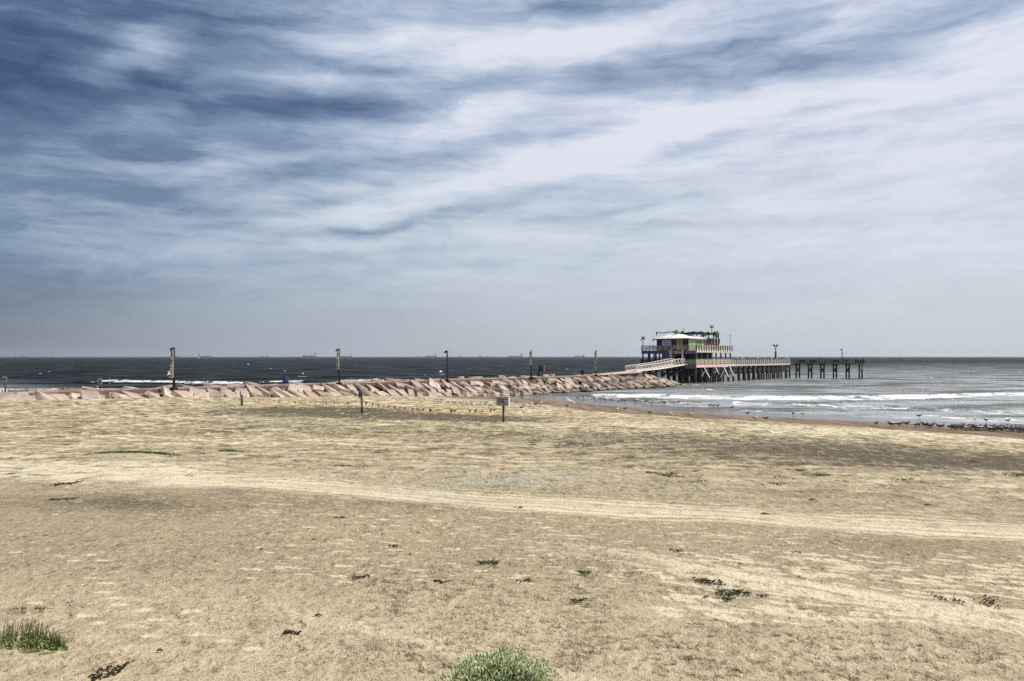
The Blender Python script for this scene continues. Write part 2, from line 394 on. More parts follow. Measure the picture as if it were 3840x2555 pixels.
    for nm, a in (('pale', pale), ('damp', damp), ('dark', dark), ('cool', cool), ('shore', S_)):
        at_ = me.attributes.new(nm, 'FLOAT', 'POINT'); at_.data.foreach_set('value', a.ravel().astype(np.float32))
    o = bpy.data.objects.new('sand', me); C.objects.link(o)
    m = bpy.data.materials.new('beach_sand'); m.use_nodes = True; t = m.node_tree; p = t.nodes['Principled BSDF']
    def A(n): x = N(t, 'ShaderNodeAttribute', attribute_name=n); return x.outputs['Fac']
    tc = N(t, 'ShaderNodeTexCoord'); ob = tc.outputs['Object']; spx = N(t, 'ShaderNodeSeparateXYZ'); LK(t, ob, spx.inputs[0])
    n1 = NOISE(t, ob, .22, 5, .6).outputs[0]
    col = MIX(t, MR(t, n1, .35, .65, 0, 1), (.535, .435, .283), (.59, .488, .328))
    crust = M(t, 'MULTIPLY', MR(t, spx.outputs[1], 15.5, 20, 0, 1), MR(t, spx.outputs[1], 40, 31, .35, 1))
    col = MIX(t, M(t, 'MULTIPLY', crust, MR(t, n1, .3, .6, .45, .8)), col, (.37, .298, .19))
    n2 = NOISE(t, ob, 1.1, 6, .65).outputs[0]
    col = MIX(t, MR(t, n2, .42, .66, 0, .5), col, (.36, .275, .175))
    far = MR(t, spx.outputs[1], 28, 60, 0, 1)
    col = MIX(t, M(t, 'MULTIPLY', far, .8), col, (.415, .340, .185))
    nf = NOISE(t, ob, 9, 4, .7).outputs[0]
    pf = M(t, 'MULTIPLY', A('pale'), MR(t, nf, .25, .55, .55, 1.1), clamp=True)
    col = MIX(t, pf, col, (.78, .68, .48))
    col = MIX(t, M(t, 'MULTIPLY', A('damp'), .80, clamp=True), col, (.11, .090, .058))
    col = MIX(t, M(t, 'MULTIPLY', A('cool'), .75, clamp=True), col, (.40, .41, .34))
    # shell grit; shadows of small bumps also painted as dark specks
    sp = NOISE(t, ob, 26, 3, .8).outputs[0]; sp2 = NOISE(t, ob, 2.2, 3, .6).outputs[0]
    gr = M(t, 'MULTIPLY', MR(t, sp, .565, .60, 0, 1), MR(t, sp2, .36, .62, .25, 1))
    gr = M(t, 'MULTIPLY', gr, MR(t, pf, 0, .6, 1, .15))
    col = MIX(t, M(t, 'MULTIPLY', gr, MR(t, spx.outputs[1], 14, 60, .80, .30)), col, (.06, .045, .03))
    yv = spx.outputs[1]
    for (sx_, sy_, y0, y1, y2, y3, am_) in ((13, 9, 0, 1, 18, 28, .95), (6.5, 3.2, 13, 20, 34, 50, .95), (3.0, 1.1, 24, 36, 70, 100, .95), (1.4, .36, 45, 65, 300, 400, .85)):  # light and shade of sand bumps painted as pale and dark specks
        gn = NOISE(t, MAP(t, ob, loc=(sx_, 2, 0), scale=(sx_, sy_, sy_)), 1.0, 5, .78).outputs[0]
        zone = M(t, 'MULTIPLY', MR(t, yv, y0, y1, 0, 1), MR(t, yv, y2, y3, 1, 0)); zone = M(t, 'MULTIPLY', zone, MR(t, pf, .1, .8, 1, .35))
        patch = MR(t, NOISE(t, ob, .9, 4, .6).outputs[0], .36, .60, .45, 1)
        col = MIX(t, M(t, 'MULTIPLY', M(t, 'MULTIPLY', MR(t, gn, .56, .63, 0, am_), zone), patch), col, (.085, .068, .042))
        col = MIX(t, M(t, 'MULTIPLY', MR(t, gn, .45, .34, 0, am_*.8), zone), col, (.72, .63, .46))
    sp3 = NOISE(t, ob, 31, 2, .7).outputs[0]
    col = MIX(t, MR(t, sp3, .60, .70, 0, .5), col, (.72, .62, .46))
    col = MIX(t, M(t, 'MULTIPLY', M(t, 'MULTIPLY', A('dark'), 1.3), MR(t, sp, .44, .56, .15, 1), clamp=True), col, (.055, .045, .03))  # painted shade of the dimples, broken up by grit
    # shoreline: brown damp band, then a shining film
    sh_ = M(t, 'ADD', A('shore'), MR(t, NOISE(t, ob, .12, 4, .6).outputs[0], .2, .8, -3.5, 3.5, 'LINEAR'))
    dampb = MR(t, sh_, 23.5, 21.5, 0, 1)
    wl = NOISE(t, MAP(t, ob, rot=(0, 0, R(-51.6)), scale=(.35, .03, 1)), 1.6, 5, .6).outputs[0]
    dcol = MIX(t, MR(t, wl, .38, .64, 0, 1), (.255, .190, .130), (.150, .112, .080))
    col = MIX(t, dampb, col, dcol)
    edge = M(t, 'MULTIPLY', MR(t, sh_, 21.0, 22.2, 0, 1), MR(t, sh_, 23.6, 22.6, 0, 1))
    col = MIX(t, M(t, 'MULTIPLY', edge, MR(t, nf, .4, .6, .1, .7)), col, (.09, .065, .045))
    wet = MR(t, sh_, 12, 9.0, 0, 1)
    col = MIX(t, wet, col, (.10, .082, .070))
    LK(t, col, p.inputs['Base Color'])
    LK(t, MR(t, wet, 0, 1, .92, .2, 'LINEAR'), p.inputs['Roughness']); LK(t, MR(t, wet, 0, 1, 1.45, 1.9, 'LINEAR'), p.inputs['IOR'])
    LK(t, MR(t, wet, 0, 1, .12, .9, 'LINEAR'), p.inputs['Specular IOR Level'])
    b = N(t, 'ShaderNodeBump'); b.inputs['Distance'].default_value = .05
    LK(t, MR(t, wet, 0, 1, 1, .0, 'LINEAR'), b.inputs['Strength'])
    lump = NOISE(t, ob, 3.6, 5, .7).outputs[0]; hb = M(t, 'ADD', M(t, 'ADD', M(t, 'MULTIPLY', sp, .9), M(t, 'MULTIPLY', nf, 1.5)), M(t, 'MULTIPLY', lump, 2.2)); LK(t, hb, b.inputs['Height']); LK(t, b.outputs[0], p.inputs['Normal'])
    me.materials.append(m); tag(o, kind='structure'); return o
sand = build_sand()

# ---- sea: also a polar sheet; swell and breakers are real relief
def build_sea():
    r = np.concatenate([np.linspace(70, 330, 520), 330*np.exp(np.linspace(0, math.log(45000/330), 150))[1:]])
    th = np.radians(np.linspace(-75, 75, 620)); RR, TT = np.meshgrid(r, th, indexing='ij'); X = RR*np.sin(TT); Y = RR*np.cos(TT)
    T = jt(X, Y); Nn = jn(X, Y); farside = Nn < -3
    S1 = near_s(X, Y); dep = -zbase(X, Y)
    w = fbm(X*.02, Y*.02, 3, 71)-.5
    q = Y*.93+X*.0+14*w
    Z = (np.sin(q*.42)*.05+np.sin(q*.77+X*.05)*.03+(fbm(X*.25, Y*.7, 4, 72)-.5)*.22)*sst(900, 250, RR)
    Z *= sst(-.1, .6, dep)
    foam = np.zeros_like(Z)
    streak = fbm(X*.10, Y*.5, 5, 75)
    def ridge(pts, width, amt, h=.0, side=1, thr=.45, back=3.0):
        """a breaker along a polyline given as (x, y) on the water"""
        nonlocal foam, Z
        p = np.array(pts); Yc = np.interp(X, p[:, 0], p[:, 1]); msk = (X > p[0, 0])*(X < p[-1, 0])
        L = p[-1, 0]-p[0, 0]; ends = sst(0, .12*L, X-p[0, 0])*sst(0, .12*L, p[-1, 0]-X)
        wv = width*(.55+.9*fbm(X*.06, Y*0+3, 3, 76)); d = (Y-Yc)+2.5*(fbm(X*.15, X*0+1, 3, 77)-.5)
        m = sst(wv, wv*.35, -d)*(d <= 0)+sst(back*.6, 0, d)*(d > 0)
        ok = ((Nn > 2) if side > 0 else (Nn < -6))*msk*ends
        foam = np.maximum(foam, ok*m*amt*(.62 if side > 0 else .55)*sst(thr-.16, thr+.10, streak+.12*m))
        Z += ok*h*np.exp(-((d-.6)/1.5)**2)*(dep > .1)
    def W(px, py): D = HC*F/(py-HOR); return ((px-1920)/F*D, D)
    ridge([W(2050,1484), W(2400,1486), W(2760,1493), W(3100,1494), W(3480,1486), W(3600,1480), W(4300,1480)], 11, 1.0, .35, thr=.37)
    ridge([W(2600,1508), W(2900,1516), W(3100,1519), W(3330,1527), W(3600,1543), W(3900,1546), W(4300,1550)], 10, .80, .22, thr=.46)
    ridge([W(3050,1503), W(3300,1512), W(3600,1520), W(4200,1520)], 6, .45, .1, thr=.52)
    ridge([W(3300,1548), W(3560,1555), W(4200,1562)], 8, .55, .06, thr=.48)
    ridge([W(2750,1506), W(3000,1503), W(3200,1507)], 6, .6, .1)
    ridge([W(2090,1488), W(2300,1492), W(2500,1500), W(2700,1507)], 9, .55, .05, thr=.5)
    ridge([W(-500,1436), W(0,1436), W(50,1434)], 17, .9, .3, -1, .42)
    ridge([W(120,1441), W(240,1433), W(420,1429), W(700,1433), W(980,1439)], 17, 1.0, .35, -1, .36)
    ridge([W(940,1436), W(1010,1432), W(1160,1431)], 12, .95, .3, -1, .36)
    ridge([W(1200,1435), W(1260,1428), W(1400,1427), W(1560,1426)], 14, 1.0, .3, -1, .36)
    ridge([W(-400,1462), W(0,1459), W(200,1460), W(500,1458)], 12, .95, .1, -1, .36)
    # thin wash near the sand, ring round the jetty tip, stray caps
    foam = np.maximum(foam, (Nn > 2)*.42*sst(-30, -3, S1)*sst(3, -1, S1)*sst(.38, .58, fbm(X*.12, Y*.7, 5, 78))*(X > 12))
    tipd = np.hypot(X-47.5, Y-214); foam = np.maximum(foam, .75*sst(9, 2, tipd)*sst(.40, .6, fbm(X*.8, Y*.8, 3, 79))*(T > 138))
    cap = fbm(X*.11, Y*.16, 4, 81); cap2 = vn(X*.9, Y*.35, 82)
    foam = np.maximum(foam, .6*sst(.735, .78, cap)*sst(.5, .85, cap2)*sst(150, 175, RR)*sst(1200, 400, RR))
    V = np.stack([X, Y, Z], -1).reshape(-1, 3); nr, nth = X.shape; idx = np.arange(nr*nth).reshape(nr, nth)
    qd = np.stack([idx[:-1, :-1], idx[:-1, 1:], idx[1:, 1:], idx[1:, :-1]], -1).reshape(-1, 4)[:, ::-1]
    me = bpy.data.meshes.new('sea'); me.vertices.add(len(V)); me.vertices.foreach_set('co', V.ravel())
    me.loops.add(qd.size); me.loops.foreach_set('vertex_index', qd.ravel()); me.polygons.add(len(qd))
    me.polygons.foreach_set('loop_start', np.arange(0, qd.size, 4)); me.polygons.foreach_set('use_smooth', np.ones(len(qd), bool)); me.update(calc_edges=True)
    for nm, a in (('foam', foam), ('depth', dep)):
        at_ = me.attributes.new(nm, 'FLOAT', 'POINT'); at_.data.foreach_set('value', a.ravel().astype(np.float32))
    o = bpy.data.objects.new('sea', me); C.objects.link(o)
    m = bpy.data.materials.new('sea_water'); m.use_nodes = True; t = m.node_tree; p = t.nodes['Principled BSDF']
    ob = N(t, 'ShaderNodeTexCoord').outputs['Object']; fo = N(t, 'ShaderNodeAttribute', attribute_name='foam').outputs['Fac']; de = N(t, 'ShaderNodeAttribute', attribute_name='depth').outputs['Fac']
    sp = N(t, 'ShaderNodeSeparateXYZ'); LK(t, ob, sp.inputs[0])
    str_ = NOISE(t, MAP(t, ob, scale=(.035, .10, 1)), 1.0, 6, .62).outputs[0]
    deep = MIX(t, MR(t, str_, .35, .65, 0, 1), (.030, .037, .040), (.002, .003, .005))
    shal = MIX(t, MR(t, str_, .38, .62, 0, 1), (.17, .175, .155), (.075, .08, .062))
    col = MIX(t, MR(t, de, .5, 7.5, 0, 1), shal, deep)
    col = MIX(t, MR(t, str_, .55, .72, 0, .5), col, (.003, .006, .010))
    fn = NOISE(t, MAP(t, ob, scale=(.20, .13, 1)), 1.3, 8, .78, .9).outputs[0]
    fm = MR(t, M(t, 'ADD', fo, M(t, 'MULTIPLY', M(t, 'SUBTRACT', fn, .5), 2.0)), .38, .66, 0, 1); fm = M(t, 'MULTIPLY', fm, MR(t, fo, .02, .15, 0, 1))
    col = MIX(t, fm, col, (.80, .80, .78))
    b1 = NOISE(t, MAP(t, ob, scale=(.30, .75, 1)), 1.0, 7, .66).outputs[0]; b2 = NOISE(t, MAP(t, ob, scale=(.035, .10, 1)), 1.0, 6, .62).outputs[0]
    b = N(t, 'ShaderNodeBump'); b.inputs['Distance'].default_value = .6; b.inputs['Strength'].default_value = 1
    LK(t, b1, b.inputs['Height']); bb = N(t, 'ShaderNodeBump'); bb.inputs['Distance'].default_value = 2.2; bb.inputs['Strength'].default_value = 1
    LK(t, b2, bb.inputs['Height']); LK(t, b.outputs[0], bb.inputs['Normal'])
    df = N(t, 'ShaderNodeBsdfDiffuse'); LK(t, col, df.inputs[0]); LK(t, bb.outputs[0], df.inputs['Normal'])
    gl_ = N(t, 'ShaderNodeBsdfGlossy'); gl_.inputs['Roughness'].default_value = .26; LK(t, bb.outputs[0], gl_.inputs['Normal'])
    mx = N(t, 'ShaderNodeMixShader'); LK(t, df.outputs[0], mx.inputs[1]); LK(t, gl_.outputs[0], mx.inputs[2])
    fr = N(t, 'ShaderNodeFresnel'); fr.inputs[0].default_value = 1.33; LK(t, bb.outputs[0], fr.inputs['Normal'])
    fac = M(t, 'ADD', .012, M(t, 'MULTIPLY', fr.outputs[0], MR(t, de, .2, 7.5, .56, .055))); fac = M(t, 'MULTIPLY', fac, MR(t, str_, .42, .58, 1.45, .35)); fac = M(t, 'MULTIPLY', fac, MR(t, fm, 0, 1, 1, .1))  # sky reflection weakened by depth, which keeps the left water dark
    LK(t, fac, mx.inputs[0]); LK(t, mx.outputs[0], t.nodes['Material Output'].inputs[0]); t.nodes.remove(p)
    me.materials.append(m); tag(o, kind='structure'); return o
sea = build_sea()

# ================================================================== JETTY
def jw(t, n, z=0): return Vector((JA[0]+JU[0]*t+JU[1]*n, JA[1]+JU[1]*t-JU[0]*n, z))
JROT = R(47.7)
granite = mat('pink_granite', (.375, .295, .24), .85, .34, .9, .16, 2.2, .2, rand=.26)
def granite_nodes():
    t = granite.node_tree; p = t.nodes['Principled BSDF']; src = p.inputs['Base Color'].links[0].from_socket
    g = N(t, 'ShaderNodeNewGeometry'); s = N(t, 'ShaderNodeSeparateXYZ'); LK(t, g.outputs['Position'], s.inputs[0])
    n = NOISE(t, g.outputs['Position'], 1.2, 5, .6).outputs[0]
    zz = M(t, 'ADD', s.outputs[2], M(t, 'MULTIPLY', n, .9))
    alg = MIX(t, MR(t, zz, 1.25, .75, 0, .75), src, (.20, .19, .10)); low = MIX(t, MR(t, zz, .85, .55, 0, 1), alg, (.025, .027, .02))
    near = MR(t, s.outputs[0], -2, 10, 0, 1)           # only where the sea reaches the stones
    sp = NOISE(t, g.outputs['Position'], 5, 4, .7).outputs[0]
    a = MIX(t, near, src, low); a = MIX(t, MR(t, sp, .60, .72, 0, .45), a, (.16, .09, .08)); a = MIX(t, MR(t, sp, .38, .28, 0, .4), a, (.72, .60, .54))
    LK(t, a, p.inputs['Base Color'])
granite_nodes()
gap_shade = mat('core_gap_shade', (.03, .024, .022), .95, .3, 1.5, .1, 4)  # near black: shade of the gaps between blocks put into the colour
concrete = mat('weathered_concrete', (.33, .25, .215), .9, .35, .5, .05, 3, col2=(.16, .11, .09), thr=(.52, .62))
rustwood = mat('rust_stained_edge', (.17, .095, .075), .9, .35, 1.5, .02, 8, stretch=(.3, 1, 4))
NEAR_TOE = 9.4
def crest(t):
    return float(np.interp(t, [-80, 125, 132, 138, 143], [3.2, 3.2, 2.5, 1.2, -.2]))
jet = empty('rock_jetty', jw(0, 0), JROT); tag(jet, 'long low rock jetty running from the beach out to the pier', 'jetty')
mb = MB(); ts = [-80, -40, 0, 40, 80, 110, 124, 131, 136, 141]
prof = []
for t in ts:
    c = crest(t)-1.15; k = 1 if t < 125 else max(.25, 1-(t-125)/18)
    prof.append([(t, -(NEAR_TOE-.6)*k, -1.2), (t, -.2*k, c), (t, 6.5*k, c), (t, 13*k, -1.6)])
vs = [v for p in prof for v in p]; fs = []
for i in range(len(ts)-1):
    for k in range(3): fs.append((i*4+k, i*4+k+1, i*4+5+k, i*4+4+k))
fs += [(0, 1, 2, 3), tuple(len(vs)-4+k for k in (3, 2, 1, 0))]
mb.add(vs, fs).build('rubble_core', gap_shade, jet)
# concrete cap walk with its stained near edge, laid in lengths
t = -80
while t < 118:
    L = 9 + rnd.random()*2; c = 3.14+.10*rnd.random()
    m_ = MB().box((t+L/2, 3.0, c-.32), (L-.06, 3.2, .60), rz=rnd.uniform(-.004, .004))
    cap = m_.build('cap_slab', concrete, jet)
    MB().box((t+L/2, 1.34, c-.40), (L-.12, .10, .46)).build('edge_board', rustwood, cap)
    t += L
# stones
def stone(L, W, T, seed):
    r_ = random.Random(seed); bm = bmesh.new()
    for sx in (-1, 1):
        for sy in (-1, 1):
            for sz in (-1, 1):
                bm.verts.new((sx*L/2*r_.uniform(.68, 1), sy*W/2*r_.uniform(.62, 1), sz*T/2*r_.uniform(.75, 1)))
    for _ in range(5):
        a = r_.uniform(0, 6.28); bm.verts.new((math.cos(a)*L/2*r_.uniform(.8, 1.02), math.sin(a)*W/2*r_.uniform(.8, 1.0), r_.uniform(-.45, .45)*T))
    for _ in range(2): bm.verts.new((r_.uniform(-.3, .3)*L, r_.uniform(-.3, .3)*W, T*r_.uniform(.46, .58)))
    res = bmesh.ops.convex_hull(bm, input=bm.verts)
    bmesh.ops.delete(bm, geom=list({v for v in res['geom_interior'] if isinstance(v, bmesh.types.BMVert)}), context='VERTS')
    bmesh.ops.dissolve_limit(bm, angle_limit=R(9), verts=bm.verts, edges=bm.edges)
    bmesh.ops.bevel(bm, geom=bm.edges[:], offset=.045, segments=2, affect='EDGES', clamp_overlap=True)
    bmesh.ops.triangulate(bm, faces=bm.faces); bmesh.ops.subdivide_edges(bm, edges=[e for e in bm.edges if e.calc_length() > .6], cuts=1, use_grid_fill=True)
    for v in bm.verts:
        n = (vn(np.array([v.co.x*1.7+seed]), np.array([v.co.y*1.7+v.co.z*2.3]), seed % 50)[0]-.5)
        v.co += v.normal*n*.16 if v.normal.length > 0 else Vector()
    bmesh.ops.recalc_face_normals(bm, faces=bm.faces)
    me = bpy.data.meshes.new('granite_block'); bm.to_mesh(me); bm.free(); me.materials.append(granite); return me
STONES = [stone(rnd.uniform(2.2, 3.7), rnd.uniform(1.5, 2.5), rnd.uniform(.7, 1.1), 100+i) for i in range(40)]
SMALL = [stone(rnd.uniform(1.6, 2.4), rnd.uniform(1.1, 1.7), rnd.uniform(.7, 1.0), 300+i) for i in range(10)]
CAPW = [stone(rnd.uniform(2.6, 3.8), rnd.uniform(1.2, 1.8), rnd.uniform(.9, 1.2), 400+i) for i in range(10)]
nst = 0
def put_stone(me, p, eul, label, group, sc=1.0):
    global nst
    o = bpy.data.objects.new('granite_block', me); C.objects.link(o); o.location = p; o.rotation_euler = eul; o.scale = (sc,)*3
    tag(o, label, 'boulder', group); nst += 1; return o
def seg_word(t):
    return ['left of the DRINKS pole', 'between DRINKS and ICE CREAM poles', 'left of the bare lamp pole',
            'left of the GIFTS pole', 'left of the gangway foot', 'at the jetty tip'][
        0 if t < 4 else 1 if t < 31 else 2 if t < 60 else 3 if t < 92 else 4 if t < 124 else 5]
rows = [(1.35, .0), (4.3, .9), (7.3, .3)]
for ri, (n0, off) in enumerate(rows):
    t = -52+off
    while t < 139:
        k = 1 if t < 124 else max(.3, 1-(t-124)/20)
        big_ = t < 38; w = rnd.uniform(1.55, 2.35)*(1.18 if big_ else .96); t += w*.5
        n = (n0+rnd.uniform(-.35, .35))*k
        c = crest(t); z = c-.62-max(0, n)*(3.35/NEAR_TOE)*(c/3.2 if c > .5 else 1)
        p = jw(t, n, z); g = zg(p.x, p.y)
        if ri == 1 and t < 48 and g > z-.1:
            n = rnd.uniform(3.0, 3.9); p = jw(t, n, 0); p.z = max(z, zg(p.x, p.y)+rnd.uniform(-.18, .12)); z = p.z
        if ri == 0: p.z += rnd.uniform(-.2, .20)
        if t < 48: p.z = max(p.z, g-.12); z = p.z+.05
        if g < z+.35 and not (ri > 0 and g > z+.05 and t < 40):
            eul = Matrix.Rotation(JROT-R(90)+R(rnd.uniform(-46, 34)), 4, 'Z') @ Matrix.Rotation(R(19.5+rnd.uniform(-9, 9)), 4, 'Y') @ Matrix.Rotation(R(rnd.uniform(-24, -3)), 4, 'X')
            lab = ('pink granite block ' + ['high on the slope ', 'on the middle slope ', 'at the slope foot '][ri] + seg_word(t))
            so_ = put_stone(rnd.choice(STONES), p, eul.to_euler(), lab, 'granite blocks of the jetty slope', rnd.uniform(.8, 1.15))
            if big_: so_.scale = (1.1, 1.22, 1.0)
        t += w*.5
# back row that pokes up past the walk
t = -46
while t < 126:
    p = jw(t, -6.3+rnd.uniform(-.5, .5), 2.72+rnd.uniform(-.25, .30))
    eul = (R(rnd.uniform(-12, 12)), R(rnd.uniform(-10, 10)), JROT+R(rnd.uniform(-35, 35)))
    put_stone(rnd.choice(CAPW), p, eul, 'pink granite block beyond the jetty walk ' + seg_word(t), 'granite blocks behind the jetty walk'); t += rnd.uniform(2.9, 5.2)
# small broken stone at the toe
for i in range(30):
    t = 45+i*3.2+rnd.uniform(-1, 1); k = 1 if t < 124 else max(.25, 1-(t-124)/18); n = (NEAR_TOE+rnd.uniform(-.6, .5))*k
    p = jw(t, n, .1+rnd.uniform(-.15, .1))
    if zg(p.x, p.y) < .8: put_stone(rnd.choice(SMALL), p, (rnd.uniform(-.4, .4), rnd.uniform(0, .4), rnd.uniform(0, 3)), 'small weedy stone at the water line ' + seg_word(t), 'small stones at the toe of the jetty')

# ================================================================== POLES, DRUMS, BOARDS ON THE JETTY
postw = mat('dark_treated_timber', (.026, .022, .018), .85, .35, 3, .01, 12, stretch=(6, 6, .8))
white = mat('sign_white', (.62, .61, .60), .6, .08, 4)
black = mat('sign_black', (.012, .012, .014), .5, .1)
lamp_m = mat('lamp_dark_metal', (.02, .02, .022), .5, .2, 5, metal=.3)
def on_jetty(px, n):
    k = (px-1920)/F; x0, y0 = JA[0]+JU[1]*n, JA[1]-JU[0]*n
    t = (k*y0-x0)/(JU[0]-k*JU[1]); return t
FACE = R(-22)      # boards turned a little left of the viewpoint
def lamp_pole(px, top, base, word, label, w=.30, lamp=True, sy=None, plate=False):
    t = on_jetty(px, .55); p = jw(t, .55, 0); D = p.y; z0 = 2.65; z1 = HC+(HOR-top)/F*D
    o = empty('lamp_pole', (p.x, p.y, z0), FACE); tag(o, label, 'lamp pole', 'timber poles along the jetty'); H = z1-z0
    MB().tube([(0, 0, -.6), (0, 0, H)], [w*.56, w*.48], 10).build('pole', postw, o, True)
    MB().box((0, 0, .35), (w*2.6, w*2.0, .7)).build('base_block', postw, o)
    if lamp:
        MB().prism([(-.12, H-.10), (-.40, H-.05), (-.72, H-.42), (-.45, H-.50), (-.12, H-.36)], -.16, .16).build('lamp_head', lamp_m, o)
    if word:
        n = len(word); hh = sy*n+.1; zc_ = H-.32-hh/2
        b = MB().box((-.10, -.24, zc_), (.44, .05, hh)).build('sign_board', white, o)
        for i, ch in enumerate(word):
            if ch != ' ': text(ch, sy*1.12, black, b, (-.10, -.27, zc_+hh/2-.05-sy*(i+.5)), (R(90), 0, 0), sx=1.15, bold=.02)
    return o, p, H, t
o, p, H, t = lamp_pole(652, 1303, 1456, 'DRINKS', 'timber pole lettered DRINKS with a white notice below', .34, True, .46)
nb = MB().box((-.16, -.26, 3.05), (.58, .05, 1.95)).build('notice_board', white, o)
text('NO', .20, black, nb, (-.16, -.295, 3.78), (R(90), 0, 0), sx=.85)
wl1 = MB(); worn_line(wl1, -.16, -.292, 3.58, .44, .12, 1); worn_line(wl1, -.16, -.292, 2.45, .46, .10, 5); worn_line(wl1, -.16, -.292, 2.29, .38, .10, 6); wl1.build('worn_lettering', black, nb)
wl2 = MB(); worn_line(wl2, -.16, -.292, 3.22, .32, .12, 2); worn_line(wl2, -.16, -.292, 3.02, .42, .11, 3); worn_line(wl2, -.16, -.292, 2.86, .34, .11, 4); wl2.build('worn_red_lettering', mat('sign_red', (.16, .04, .035), .6), nb)
bar = MB()
for i in range(4): bar.box((-.10, -.27, H-3.35-.16*i), (.30, .012, .05))
bar.build('small_print', black, o)
lamp_pole(1272, 1308, 1438, 'ICE CREAM', 'timber pole lettered ICE CREAM with a hooded lamp', .30, True, .35)
lamp_pole(1677, 1315, 1428, None, 'bare timber lamp pole without lettering', .30, True)
lamp_pole(1992, 1314, 1418, 'GIFTS', 'timber pole lettered GIFTS beside the blue drum', .30, False, .56)
o, p, H, t = lamp_pole(2235, 1314, 1408, 'HOTDOGS', 'timber pole lettered HOTDOGS with a small striped banner', .30, False, .42)
MB().box((.0, -.22, 2.35), (.34, .03, 1.3)).build('striped_banner', mat('pink_white_stripe', (.55, .42, .46), .8, .3, 6, col2=(.10, .07, .09)), o)

drum_m = mat('blue_drum_paint', (.02, .06, .13), .45, .25, 4, col2=(.05, .045, .05), thr=(.58, .7))
drumd_m = mat('dark_green_drum_paint', (.01, .025, .028), .5, .25, 4)
def drum(px, n, z, label, m, h=.98, r=.36):
    t = on_jetty(px, n); p = jw(t, n, z); o = empty('steel_drum', p); tag(o, label, 'drum', 'drums used as bins on the jetty')
    prof = [(0, r), (.30, r), (.32, r+.02), (.35, r), (.62, r), (.64, r+.02), (.67, r), (.95, r), (.98, r+.015)]
    MB().tube([(0, 0, a/.98*h) for a, _ in prof], [b for _, b in prof], 20).build('barrel', m, o, True)
    MB().tube([(0, 0, h), (0, 0, h+.03)], [r+.02, r+.02], 20).build('rim', lamp_m, o); return o
drum(1071, -2.4, 3.33, 'blue steel drum alone on the jetty walk', drum_m, 1.2, .5)
drum(2022, -1.8, 3.33, 'blue steel drum beside the red board', drum_m, 1.15, .45)
drum(2184, -2.4, 3.33, 'dark steel drum left of the hot dog pole', drumd_m, 1.15, .42)
# red rescue board
t = on_jetty(2033, 0.2); p = jw(t, .2, 2.6); o = empty('rescue_box', p, FACE); tag(o, 'square red and black board on a thin post by the blue drum', 'board')
redp = mat('faded_red_paint', (.30, .07, .05), .7, .2, 4)
Hb = HC+(HOR-1371)/F*p.y-2.6; Hl = HC+(HOR-1393)/F*p.y-2.6
MB().tube([(.1, 0, -.3), (.1, 0, Hl)], .07, 8).build('post', postw, o)
b = MB().box((-.15, 0, (Hb+Hl)/2), (1.25, .55, Hb-Hl)).build('box', redp, o)
MB().box((-.15, -.285, (Hb+Hl)/2), (1.21, .02, Hb-Hl-.04)).build('front_panel', black, b)
s_ = MB().box((-.15, -.30, Hb-.28), (.85, .012, .09))
s_.tube([(-.45, -.30, Hl+.35), (-.45, -.30, Hb-.5)], .03, 6).tube([(-.10, -.30, Hl+.35), (-.16, -.30, Hl+.65), (-.05, -.30, Hb-.45), (.12, -.30, Hb-.42)], .035, 6).tube([(.2, -.30, Hl+.4), (.26, -.30, Hb-.5)], .03, 6)
s_.build('emblem', mat('faded_lettering', (.38, .33, .30), .7), b)
MB().tube([(.18, 0, Hb), (.18, 0, Hb+.75)], .025, 6).build('rod', mat('green_rod', (.10, .22, .15), .6), o)
# pale slab ramp to the gangway
palewood = mat('sun_bleached_boards', (.50, .40, .33), .85, .2, 2, .01, 10, stretch=(1, 6, 1))
ra = empty('approach_ramp', jw(0, 0), JROT); tag(ra, 'low pale boarded ramp leading up to the white gangway', 'ramp')
v = [(108, 1.0, 3.34), (108, 4.2, 3.34), (125.5, 4.6, 3.95), (125.5, .6, 3.95), (108, 1.0, 3.12), (108, 4.2, 3.12), (125.5, 4.6, 3.55), (125.5, .6, 3.55)]
MB().add(v, [(0, 1, 2, 3), (7, 6, 5, 4), (0, 3, 7, 4), (1, 0, 4, 5), (2, 1, 5, 6), (3, 2, 6, 7)]).build('deck', palewood, ra)
sp_ = MB()
for tt in (113, 118, 124): sp_.box((tt, 1.2, 3.1), (.25, .25, .9)).box((tt, 4.0, 3.1), (.25, .25, .9))
sp_.build('leg', postw, ra)

